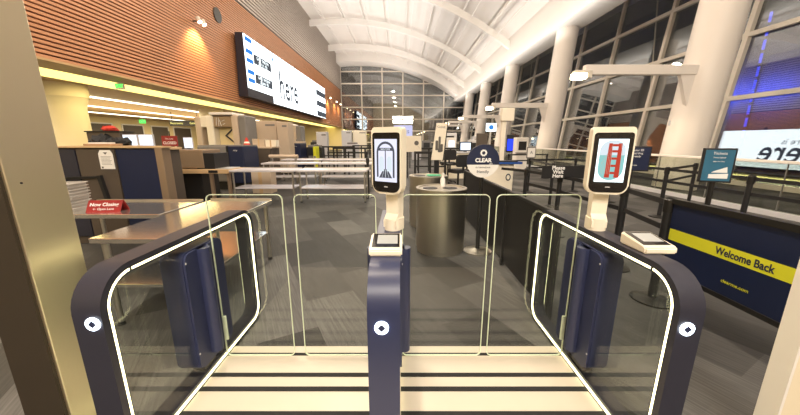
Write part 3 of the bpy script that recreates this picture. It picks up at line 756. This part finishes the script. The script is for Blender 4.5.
def counter(x, y, w, d, h, label, rz=0, m='cream'):
    o = thing('service_counter', label, 'counter', (x, y, 0), rz)
    obj('body', box(BM(), -w/2, w/2, -d/2, d/2, 0, h-.04, .01), m, o)
    obj('top', box(BM(), -w/2-.05, w/2+.05, -d/2-.05, d/2+.05, h-.04, h, .008), 'lightgrey', o)
    return o
counter(2.75, 12.6, 2.2, .7, 1.05, 'cream counter with a small screen behind the desk chairs')
o = thing('tablet_screen', 'small pale lit tablet screen on the cream counter', 'screen', (2.62, 12.45, 1.05))
obj('tablet_body', box(BM(), -.26, .26, -.03, .0, .04, .40, .01), 'black', o); obj('display', box(BM(), -.20, .20, -.034, -.029, .08, .36), 'screen_lite', o)
obj('stand', box(BM(), -.06, .06, -.02, .08, 0, .05), 'black', o)
o = thing('dark_display', 'tall dark monitor on a pole left of the podium', 'monitor', (2.95, 11.3, 0))
obj('pole', cyl(BM(), (0, 0, .03), (0, 0, 1.4), .03, .03, 12), 'black_metal', o, True); obj('base', lathe(BM(), [(.2, 0), (.2, .03)]), 'black_metal', o)
obj('screen_panel', box(BM(), -.2, .2, -.05, 0, 1.2, 1.75, .01), 'brown_panel', o)
o = thing('hanging_logo_sign', 'small bright white sign with a blue mark hanging above the podium', 'sign', (3.9, 13.5, 2.05))
obj('sign_panel', box(BM(), -.22, .22, -.04, 0, -.17, .17, .01), 'screen_white', o)
obj('blue_mark', (lambda bm: (cyl(bm, (0, -.05, 0), (0, -.04, 0), .10, .10, 24), bm)[-1])(BM()), 'screen_blue', o)
obj('pole', cyl(BM(), (0, .02, -2.05), (0, .02, .1), .02, .02, 10), 'white', o, True)
o = thing('lavender_poster', 'pale lavender lit poster seen just right of the centre kiosk', 'poster', (.62, 17, 0))
obj('poster_panel', box(BM(), -.95, .05, -.05, 0, 1.6, 2.3, .02), 'poster_lav', o)
bm = BM(); box(bm, -.85, -.8, 0, .05, 0, 2.2); box(bm, -.1, -.05, 0, .05, 0, 2.2); obj('stand', bm, 'black_metal', o)
text('lettering', 'GATES', .22, (-.45, -.055, 1.95), (PI/2, 0, 0), 'text_dark', o)
o = thing('cream_poster', 'cream poster board standing right of the centre kiosk', 'poster', (.58, 12.5, 0))
obj('board', box(BM(), -.42, .28, -.04, 0, 1.05, 1.68, .01), 'cream', o)
bm = BM(); box(bm, -.3, -.25, 0, .04, 0, 1.6); box(bm, .15, .2, 0, .04, 0, 1.6); obj('stand', bm, 'black_metal', o)
bm = BM(); cyl(bm, (.08, -.045, 1.4), (.08, -.04, 1.4), .09, .09, 14); bar(bm, (.12, -.043, 1.32), (.2, -.043, 1.2), .04, .004); obj('artwork', bm, 'art_ink', o)
# railings and frames far behind
def railing(x0, x1, y, n, h, label):
    o = thing('metal_railing', label, 'railing', ((x0+x1)/2, y, 0), 0, 'dark railings down the hall')
    w = (x1-x0)/2
    for k in range(n):
        x = -w+2*w*k/(n-1); obj('post', box(BM(), x-.035, x+.035, -.035, .035, 0, h), 'black_metal', o)
    obj('rail', (lambda bm: (box(bm, -w, w, -.02, .02, h-.08, h), box(bm, -w, w, -.02, .02, h*.55, h*.55+.05), bm)[-1])(BM()), 'black_metal', o)
    return o
railing(.5, 1.5, 10.2, 3, 1.15, 'dark railing left of the tall cream banner stand')
railing(.9, 3.6, 15.5, 6, 1.15, 'dark railing far behind the desk chairs')
railing(-3.0, -1.1, 14.0, 5, 1.2, 'dark railing left of the centre kiosk screen, far back')
railing(-4.4, -2.5, 17.0, 5, 1.2, 'dark railing behind the far steel tables')
railing(-3.1, .2, 20.5, 7, 1.2, 'long dark railing farthest down the hall')
for i, (x, y, w, h, m, lab) in enumerate(((4.6, 19.5, .7, 1.55, 'lightgrey', 'pale grey kiosk machine far down the hall before the columns'), (3.6, 22, .6, 1.7, 'white', 'white kiosk machine deep in the hall behind the counter'), (5.7, 23, .8, 1.8, 'lightgrey', 'grey kiosk machine near the third leaning column'),
        (2.2, 26, .8, 1.5, 'grey_box', 'dark grey machine far right of the tall banner'), (6.2, 16.0, .6, 1.65, 'white', 'white kiosk machine left of the second leaning column'), (1.3, 24.5, .7, 1.8, 'lightgrey', 'pale machine left of the tall banner, far back'), (4.7, 30, 1.4, 2.2, 'lightgrey', 'wide pale booth near the far windows'), (.3, 31, 1.5, 2.4, 'grey_box', 'dark booth in the middle of the far end'))):
    o = thing('self_service_machine', lab, 'machine', (x, y, 0), 0, 'machines far down the hall')
    obj('body', box(BM(), -w/2, w/2, -.25, .25, 0, h, .03), m, o)
    obj('display', box(BM(), -w*.32, w*.32, -.27, -.25, h*.62, h*.88), 'screen_lite' if i in (1, 5) else 'black', o)
    obj('shelf', box(BM(), -w/2-.03, w/2+.03, -.4, -.24, h*.52, h*.55), 'grey_box', o)

# ------------------------------------------------------------------ steel tables
def steel_table(x0, x1, y0, y1, h, label, shelf=True, top='tabletop', group='steel divesting tables', edge='steel'):
    cx, cy = (x0+x1)/2, (y0+y1)/2; w, d = (x1-x0)/2, (y1-y0)/2
    o = thing('steel_table', label, 'table', (cx, cy, 0), 0, group)
    obj('table_top', box(BM(), -w, w, -d, d, h-.045, h, .006), top, o)
    for sx in (-1, 1):
        for sy in (-1, 1):
            lg = obj('leg', cyl(BM(), (sx*(w-.06), sy*(d-.06), .03), (sx*(w-.06), sy*(d-.06), h-.035), .022, .022, 12), 'steel', o, True)
            obj('foot', cyl(BM(), (sx*(w-.06), sy*(d-.06), 0), (sx*(w-.06), sy*(d-.06), .03), .028, .02, 12), 'black', lg)
    if shelf: obj('shelf', box(BM(), -w+.05, w-.05, -d+.05, d-.05, .34, .37, .004), top, o)
    obj('edge_rail', (lambda bm: (box(bm, -w, w, d-.02, d, h, h+.02), bm)[-1])(BM()), edge, o)
    return o
steel_table(-2.38, -1.62, 2.22, 3.78, .77, 'steel table lit yellow right behind the left gate')
steel_table(-3.75, -2.44, 3.0, 3.72, .77, 'steel table with the red sign and grey tray stack', shelf=False)
TR = [(-4.12, -2.55, 7.35, 8.0, 'steel table in the nearest far row, between the scanner belt and its neighbour'), (-2.50, -.80, 7.35, 8.0, 'steel table at the right end of the nearest far row'),
      (-4.4, -2.65, 9.7, 10.3, 'left steel table of the second far row'), (-2.6, -.85, 9.7, 10.3, 'right steel table of the second far row'),
      (-4.5, -2.95, 11.6, 12.2, 'left steel table of the third far row'), (-2.9, -.95, 11.6, 12.2, 'right steel table of the third far row')]
for a, b, c, d, l in TR: steel_table(a, b, c, d, .8, l, top='tabletop_far')
LP = [((-.86, 7.62+.55), 'black queue post left of the centre kiosk, at the end of the steel tables'), ((-2.2, 13.2), 'thin black queue post behind the steel tables'), ((-1.4, 13.0), 'black queue post behind the tables, near the centre kiosk'), ((-3.1, 13.4), 'black queue post behind the left far tables')]
for (x, y), l in LP: stanchion(x, y, l, 1.05)
for a, b, l in ((1, 2, 'black belt behind the steel tables, near the centre kiosk'), (3, 1, 'black belt behind the steel tables, farther left')): belt(LP[a][0], LP[b][0], l, both=False, z=1.0)

# trays: a stack, each tray a thing
tray0 = None
for k in range(9):
    z = .77+.032*k
    lab = 'grey plastic tray in the stack on the yellow-lit table, ' + ('bottom one', 'second from bottom', 'third from bottom', 'fourth from bottom', 'middle one', 'fourth from top', 'third from top', 'second from top', 'topmost')[k]
    if tray0 is None:
        tray0 = thing('plastic_tray', lab, 'tray', (-3.62, 3.22, z), R(8), 'stacked grey trays')
        bm = BM(); prism(bm, rr(-.155, .155, -.13, .13, .03), 'Z', 0, .006); ring(bm, rr(-.165, .165, -.14, .14, .04), rr(-.155, .155, -.13, .13, .03), 'Z', .0, .028)
        obj('tray_shell', bm, 'bin_plastic', tray0)
        bm = BM(); ring(bm, rr(-.18, .18, -.155, .155, .05), rr(-.155, .155, -.13, .13, .03), 'Z', .024, .031); obj('rim', bm, 'bin_plastic', tray0)
    else: dup(tray0, (-3.62+random.uniform(-.006, .006), 3.22, z), R(8+random.uniform(-2, 2)), lab)
# red tent sign
o = thing('tent_sign', 'dark red tent sign reading Now Closing on the steel table', 'sign', (-3.10, 3.16, .77), R(6))
obj('front_panel', prism(BM(), [(-.07, 0), (-.063, 0), (0, .115), (-.007, .115)], 'X', -.165, .165), 'red', o)
obj('back_panel', prism(BM(), [(.07, 0), (.063, 0), (0, .115), (.007, .115)], 'X', -.165, .165), 'red', o)
text('lettering', 'Now Closing', .052, (0, -.0345, .074), (R(60), 0, 0), 'text_white', o, .0008, bold=.001)
text('lettering', '\u2190 Open Lane', .036, (0, -.058, .032), (R(60), 0, 0), 'text_white', o, .0008)

# ------------------------------------------------------------------ left checkpoint machines
o = thing('blue_cabinet', 'wide cabinet with navy and brown panels behind the steel tables', 'cabinet', (-3.95, 4.5, 0))
obj('body', box(BM(), -.85, -.1, -.16, .35, 0, 1.40), 'brown_panel', o)
obj('navy_panel', box(BM(), .0, .555, -.2, -.16, .12, 1.38, .004), 'navy2', o)
obj('brown_door', box(BM(), -.55, -.02, -.2, -.16, .12, 1.38, .004), 'brown_panel', o)
obj('left_panel', box(BM(), -.85, -.57, -.2, -.16, .12, 1.38, .004), 'navy_dark', o)
obj('side_trim', box(BM(), .56, .66, -.22, -.06, 0, 1.41, .006), 'bronze', o)
obj('top', box(BM(), -.88, -.07, -.22, .37, 1.40, 1.425, .004), 'bronze_trim', o)
obj('panel_backing', box(BM(), -.1, .56, -.16, -.08, .0, 1.40), 'brown_panel', o)
obj('top_edge', box(BM(), -.07, .68, -.22, -.06, 1.40, 1.425), 'bronze_trim', o)
obj('cable_arm', (lambda bm: (bar(bm, (-.8, -.22, .98), (-.25, -.22, 1.0), .03), bar(bm, (-.27, -.22, 1.02), (-.2, -.22, .55), .05), bm)[-1])(BM()), 'black', o)
o2 = thing('paper_notice', 'white paper notice with rounded top taped on the brown cabinet door', 'notice', (-4.08, 4.285, 1.24))
obj('sheet', prism(BM(), [(-.10, -.13), (.10, -.13), (.10, .08), (.07, .13), (-.07, .13), (-.10, .08)], 'Y', -.003, .0), 'paper', o2)
bm = BM(); prism(bm, [(-.03, .10), (.03, .10), (0, .07)], 'Y', -.005, -.003)
for k in range(7): box(bm, -.07, .07-.01*(k % 3), -.0042, -.003, .04-.018*k, .044-.018*k)
box(bm, -.085, -.06, -.005, -.003, -.12, -.095); obj('print', bm, 'art_ink', o2)
# items on cabinet top
def lumpy(bm, a):
    for v in bm.verts:
        if v.co.z > .005: v.co += Vector((random.uniform(-a, a), random.uniform(-a, a), random.uniform(-a*.5, a*.8)))
    return bm
def clutter(name, lab, cat, loc, parts, group=None):
    o = thing(name, lab, cat, loc, 0, group)
    for pn, b, m in parts: obj(pn, b, m, o)
    return o
clutter('black_bag', 'black soft bag slumped on top of the navy and brown cabinet', 'bag', (-4.36, 4.7, 1.425), (('bag_body', (lambda bm: (lathe(bm, [(.05, 0), (.13, .02), (.14, .07), (.09, .13), (.03, .16)], (-.1, 0), 16), lathe(bm, [(.05, 0), (.12, .015), (.12, .06), (.06, .10)], (.13, .02), 14), lumpy(bm, .035))[-1])(BM()), 'chair'), ('strap', bar(BM(), (-.28, 0, .03), (-.1, -.03, .1), .03), 'black')))
clutter('red_bag', 'small bright red pouch behind the black bag', 'bag', (-5.40, 5.85, 1.67), (('pouch', lumpy(lathe(BM(), [(.09, 0), (.12, .015), (.12, .05), (.08, .08), (.02, .09)], seg=16), .02), 'redbag'), ('tie', lathe(BM(), [(.02, .08), (.03, .1)], seg=10), 'red')))
clutter('inspection_desk', 'desk behind the cabinet carrying monitors and the red pouch', 'desk', (-5.3, 6.1, 0), (('desk_body', box(BM(), -1.5, .75, -.6, .3, 0, 1.32, .01), 'brown_panel'), ('desk_top', box(BM(), -1.55, .8, -.62, .32, 1.32, 1.37, .01), 'bronze_trim')))
clutter('control_box', 'dark control box behind the black bag', 'box', (-5.4, 5.85, 1.37), (('case', box(BM(), -.3, .3, -.15, .15, 0, .28, .01), 'brown_panel'), ('lid', box(BM(), -.32, .32, -.17, .17, .28, .3, .005), 'black')))
for i, x in enumerate((-4.95, -4.66)):
    clutter('monitor', ('left', 'right')[i]+' one of the two small bright monitors on the desk behind the cabinet', 'monitor', (x, 5.75, 1.37), (('bezel', box(BM(), -.13, .13, -.02, .02, .03, .24, .004), 'lightgrey'), ('display', box(BM(), -.12, .12, -.024, -.019, .045, .225), 'screen_lite'), ('stand', box(BM(), -.04, .04, -.02, .04, 0, .03), 'black')), 'bright monitors behind the cabinet')
clutter('paper_tray', 'pinkish tray of papers on the cabinet top', 'tray', (-4.2, 4.42, 1.425), (('tray', box(BM(), -.2, .18, -.1, .1, 0, .03, .005), 'card'), ('papers', box(BM(), -.15, .1, -.07, .07, .03, .05), 'paper')))
o = thing('closed_sign', 'dark red sign reading CLOSED standing above the bronze scanner', 'sign', (-5.62, 7.62, 1.36))
obj('post', cyl(BM(), (0, .02, 0), (0, .02, .36), .012, .012, 10), 'black_metal', o, True); obj('panel', box(BM(), -.19, .19, -.01, .01, .0, .25, .005), 'red', o)
obj('base', lathe(BM(), [(.08, 0), (.08, .01)]), 'black_metal', o)
text('lettering', 'CLOSED', .088, (0, -.012, .08), (PI/2, 0, 0), 'text_white', o, .001, bold=.002); text('lettering', 'This Lane', .05, (0, -.012, .18), (PI/2, 0, 0), 'text_white', o)
clutter('light_blue_monitor', 'pale blue monitor right of the CLOSED sign', 'monitor', (-5.36, 7.9, 1.28), (('bezel', box(BM(), -.11, .12, -.02, .02, .02, .30, .004), 'lightgrey'), ('display', box(BM(), -.095, .105, -.024, -.019, .04, .28), 'screen_lite'), ('stand', box(BM(), -.05, .05, -.02, .05, 0, .03), 'black')))
# bronze scanner
o = thing('xray_scanner', 'bronze x-ray scanner with dark tunnel and roller belt', 'scanner', (-5.5, 7.7, 0))
obj('end_column', box(BM(), -.36, .0, -.35, -.1, 0, 1.36, .01), 'bronze', o)
obj('upper_housing', box(BM(), .02, .75, -.25, .5, .84, 1.28, .02), 'bronze', o)
obj('lower_cabinet', box(BM(), .02, .62, -.2, .5, 0, .70, .01), 'black', o)
cb = obj('conveyor_bed', box(BM(), .02, 1.38, -.36, .3, .72, .82, .008), 'bronze_trim', o)
bm = BM()
for k in range(7): cyl(bm, (1.04+.05*k, -.3, .822), (1.04+.05*k, .25, .822), .018, .018, 8)
obj('roller', bm, 'steel', cb)
obj('tunnel_curtain', box(BM(), .55, 1.0, -.24, .4, .82, 1.20, .01), 'black', o)
obj('control_panel', box(BM(), .9, 1.12, -.37, -.36, .74, .80), 'black', cb)
for x in (.9, 1.32): obj('leg', box(BM(), x-.03, x+.03, -.3, -.22, 0, .72), 'bronze', o)
# navy and grey scanner behind
def big_scanner(x, y, w, h, label, rz=0):
    o = thing('baggage_scanner', label, 'scanner', (x, y, 0), rz, 'grey and navy baggage scanners')
    obj('body', box(BM(), -w*.5, w*.14, -.5, .5, .25, h, .03), 'grey_box', o)
    obj('navy_end', box(BM(), w*.16, w*.5, -.5, .5, .2, h, .03), 'navy2', o)
    obj('joint_band', box(BM(), w*.13, w*.17, -.51, .5, .2, h+.005), 'black', o)
    obj('top_cover', box(BM(), -w*.5, w*.5, -.45, .45, h, h+.03), 'grey_box', o)
    obj('base', box(BM(), -w*.42, w*.42, -.4, .4, 0, .25), 'black', o)
    text('maker_mark', 'xray', .07, (w*.33, -.515, h-.12), (PI/2, 0, 0), 'text_white', o)
    return o
big_scanner(-5.45, 9.9, 1.4, 1.33, 'large grey and navy baggage scanner behind the roller belt')
big_scanner(-5.6, 15.8, 1.4, 1.35, 'smaller navy baggage scanner before the second body scanner')
# body scanners
def body_scanner(x, y, s, label, sign=True):
    o = thing('body_scanner', label, 'body scanner', (x, y, 0), R(0), 'body scanners')
    T = 2.45*s
    obj('left_pillar', box(BM(), -1.04*s, -.8*s, -.4, .4, 0, T-.05, .05), 'beige_box', o)
    obj('mid_pillar', box(BM(), -.58*s, -.3*s, -.45, .45, 0, T, .05), 'cream', o)
    obj('left_header', box(BM(), -.85*s, -.5*s, -.38, .38, 2.0*s, T-.03, .03), 'cream', o)
    obj('curved_glass', box(BM(), -.8*s, -.58*s, .1, .14, 0, 2.0*s), 'brown_panel', o)
    obj('right_body', box(BM(), .40*s, .64*s, -.45, .5, 0, T, .05), 'beige_box', o)
    obj('dark_side', box(BM(), .64*s, .95*s, -.4, .5, 0, T, .05), 'grey_box', o)
    obj('header', box(BM(), -.3*s, .42*s, -.4, .4, 2.0*s, T-.03, .03), 'bronze', o)
    obj('top_plate', box(BM(), -.4*s, .5*s, -.5, .5, T, T+.1, .03), 'white', o)
    p = obj('arrow_panel', box(BM(), -.29*s, .4*s, -.1, -.06, .9, 2.0*s), 'cream_wall', o)
    bm = BM()
    bar(bm, (.34*s, -.13, 2.0*s), (-.02*s, -.13, 1.68*s), .10*s, .03); bar(bm, (-.02*s, -.13, 1.70*s), (.34*s, -.13, 1.38*s), .10*s, .03); box(bm, .32*s, .39*s, -.14, -.1, .9, 2.0*s)
    obj('arrow', bm, 'navy_dark', p)
    bm = BM()
    for (a, b, c, d) in ((-.2, 2.06, -.16, 2.36), (-.1, 2.04, -.08, 2.36), (0, 2.04, -.05, 2.28), (.02, 2.22, .14, 2.27), (.06, 2.1, .15, 2.15)): bar(bm, (a*s, -.41, b*s), (c*s, -.41, d*s), .025*s, .01)
    obj('footstep_mark', bm, 'text_white', o)
    obj('mat', box(BM(), -.3*s, .4*s, -.7, -.45, 0, .03), 'black', o)
    return o
body_scanner(-6.9, 12.6, 1.0, 'large body scanner with a black arrow panel in the checkpoint')
body_scanner(-7.45, 21.0, 1.0, 'second smaller-looking body scanner farther down the checkpoint')
# tall cabinets etc.
for i, (x, y, w, d, h, m, lab) in enumerate(((-6.0, 14.4, .95, .7, 2.35, 'beige_box', 'tall beige cabinet standing right of the red cone sign'), (-5.18, 14.2, .5, .7, 2.3, 'beige_box', 'narrow tall beige cabinet beside the wider one'),
        (-4.6, 18.6, .62, .5, 2.0, 'lightgrey', 'pale grey tall cabinet below the big display'), (-4.4, 26, .8, .6, 2.3, 'lightgrey', 'pale grey cabinet far behind, under the far timber wall'), (-3.35, 26.2, 1.1, .6, 2.3, 'cream', 'cream cabinet far behind, right of the grey one'))):
    o = thing('tall_cabinet', lab, 'cabinet', (x, y, 0), 0, 'tall cabinets in the checkpoint')
    obj('body', box(BM(), -w/2, w/2, -d/2, d/2, .05, h, .02), m, o)
    obj('door', box(BM(), -w/2+.03, w/2-.03, -d/2-.012, -d/2, .1, h-.12, .005), m, o)
    obj('vent', box(BM(), .0, w/2-.05, -d/2-.016, -d/2-.01, h-.22, h-.14), 'grey_box', o)
    obj('plinth', box(BM(), -w/2+.02, w/2-.02, -d/2+.02, d/2, 0, .05), 'black', o)
o = thing('cone_sign', 'red and white cone shaped sign beside the first body scanner', 'cone', (-5.65, 11.5, 1.28))
obj('cone', lathe(BM(), [(.14, 0), (.10, .12), (.04, .28), (.02, .33)], seg=18), 'redbag', o, True)
obj('collar', lathe(BM(), [(.104, .12), (.078, .18)], seg=18), 'paper', o, True)
clutter('side_counter', 'brown counter with boxes right of the navy baggage scanner', 'counter', (-5.6, 11.55, 0), (('counter_body', box(BM(), -.3, .95, -.4, .4, 0, 1.22, .01), 'brown_panel'), ('counter_top', box(BM(), -.35, 1.0, -.42, .42, 1.22, 1.28, .01), 'beige_box')))
clutter('cardboard_box', 'beige cardboard box on the brown counter, left', 'box', (-5.15, 11.5, 1.28), (('carton', box(BM(), -.22, .2, -.15, .15, 0, .28), 'beige_box'), ('tape', box(BM(), -.02, .03, -.151, .151, .0, .281), 'bronze_trim')), 'cartons on the counter')
clutter('cardboard_box', 'beige cardboard box on the brown counter, right', 'box', (-4.72, 11.5, 1.28), (('carton', box(BM(), -.18, .2, -.15, .15, 0, .24), 'cream'), ('tape', box(BM(), -.02, .03, -.151, .151, .0, .241), 'bronze_trim')), 'cartons on the counter')
clutter('parcel', 'beige carton with tan tape at the foot of the steel tables', 'box', (-3.95, 8.9, 0), (('carton', box(BM(), -.3, .25, -.2, .2, 0, .62, .01), 'beige_box'), ('tape', box(BM(), -.1, .0, -.202, .202, 0, .622), 'bronze_trim')))
clutter('rolled_mat', 'beige roll lying on a stand left of the second table row', 'roll', (-4.0, 10.75, 0), (('roll', cyl(BM(), (-.55, 0, .96), (.45, 0, .96), .06, .06, 18), 'beige_box'), ('stand', (lambda bm: (box(bm, -.5, -.44, -.05, .05, 0, .9), box(bm, .34, .4, -.05, .05, 0, .9), bm)[-1])(BM()), 'steel')))
for i, (x, y, w, h, m, lab) in enumerate(((-5.3, 19.6, .5, 1.4, 'black', 'black machine cluster under the display, left'), (-4.55, 16.6, .9, 1.15, 'black', 'low black machine beneath the pale cabinet'), (-4.3, 15.9, .16, 1.2, 'yellow', 'narrow yellow panel beside the black machine'), (-6.2, 18.2, .6, 1.35, 'navy2', 'navy machine left of the black cluster'), (-5.5, 17.2, .5, 1.45, 'beige_box', 'beige machine between the navy and black ones'), (-3.3, 21.5, .9, 1.25, 'lightgrey', 'light machine behind the railings, right side'))):
    o = thing('checkpoint_machine', lab, 'machine', (x, y, 0), 0, 'low machines deep in the checkpoint')
    obj('body', box(BM(), -w/2, w/2, -.3, .3, 0, h, .03), m, o)
    obj('hood', box(BM(), -w*.35, w*.4, -.2, .2, h, h+.12, .03), 'grey_box', o)
    obj('front_slot', box(BM(), -w*.3, w*.3, -.31, -.3, h*.5, h*.62), 'grey_box', o)

# ------------------------------------------------------------------ lights
W = bpy.data.worlds.new('night'); bpy.context.scene.world = W; W.use_nodes = True
W.node_tree.nodes['Background'].inputs[0].default_value = (.010, .012, .016, 1); W.node_tree.nodes['Background'].inputs[1].default_value = .6
def area(name, loc, d, sx, sy, e, col=(1, .86, .68)):
    l = bpy.data.lights.new(name, 'AREA'); l.shape = 'RECTANGLE'; l.size = sx; l.size_y = sy; l.energy = e; l.color = col
    o = bpy.data.objects.new(name, l); C.objects.link(o); o.location = loc
    o.rotation_euler = Vector(d).to_track_quat('-Z', 'Y').to_euler() if d[1] else (0, math.atan2(-d[0], -d[2]), 0)
    return o
area('vault_fill', (-1, 22, 10.2), (0, 0, 1), 7, 58, 1000, (1, .92, .84))  # added fill without a fixture, evens out the vault brightness
area('uplight', (8.1, 22, 6.6), (-.3, 0, 1), .5, 58, 800, (1, .92, .84))       # continuous uplight along the column beam
area('uplight', (-7.8, 22, 8.6), (.3, 0, 1.0), .4, 58, 900, (1, .91, .82))       # continuous uplight along the timber cornice
for y in (2.5, 12, 22, 32, 42):
    area('downlight', (-1.5, y, 12.2), (0, 0, -1), .5, .5, 550, (1, .84, .64))
for x in (-15.3, -19.4, -23.5):
    area('tube_light', (x, 20, 3.5), (0, 0, -1), .3, 40, 1100, (1, .84, .56))
area('cove_wash', (-11.3, 22, 3.55), (0, 0, -1), 1.0, 56, 900, (1, .80, .40))
area('low_uplight', (-19, 22, 2.6), (0, 0, 1), 6, 44, 700, (1, .78, .42))
area('exterior_blue', (21.0, 21.0, 4.5), (1, 0, 0), .6, 6, 600, (.06, .12, 1))
area('front_fill', (1, -6.5, 8.5), (0, 1, -.75), 7, 3, 1000, (1, .90, .78))  # added fill from behind the camera, lifts surfaces facing it
area('entry_fill', (0, -2.0, 3.4), (0, .35, -1), 3, 1.5, 28, (1, .84, .62))  # added fill over the entry, brightens the steel pillar and gate fronts

sc = bpy.context.scene
sc.view_settings.view_transform = 'Standard'; sc.view_settings.look = 'None'; sc.view_settings.gamma = 1
sc.view_settings.exposure = 0.4; sc.view_settings.use_curve_mapping = False
sc.cycles.use_denoising = True; sc.cycles.max_bounces = 8; sc.cycles.transparent_max_bounces = 16
sc.cycles.sample_clamp_indirect = 6
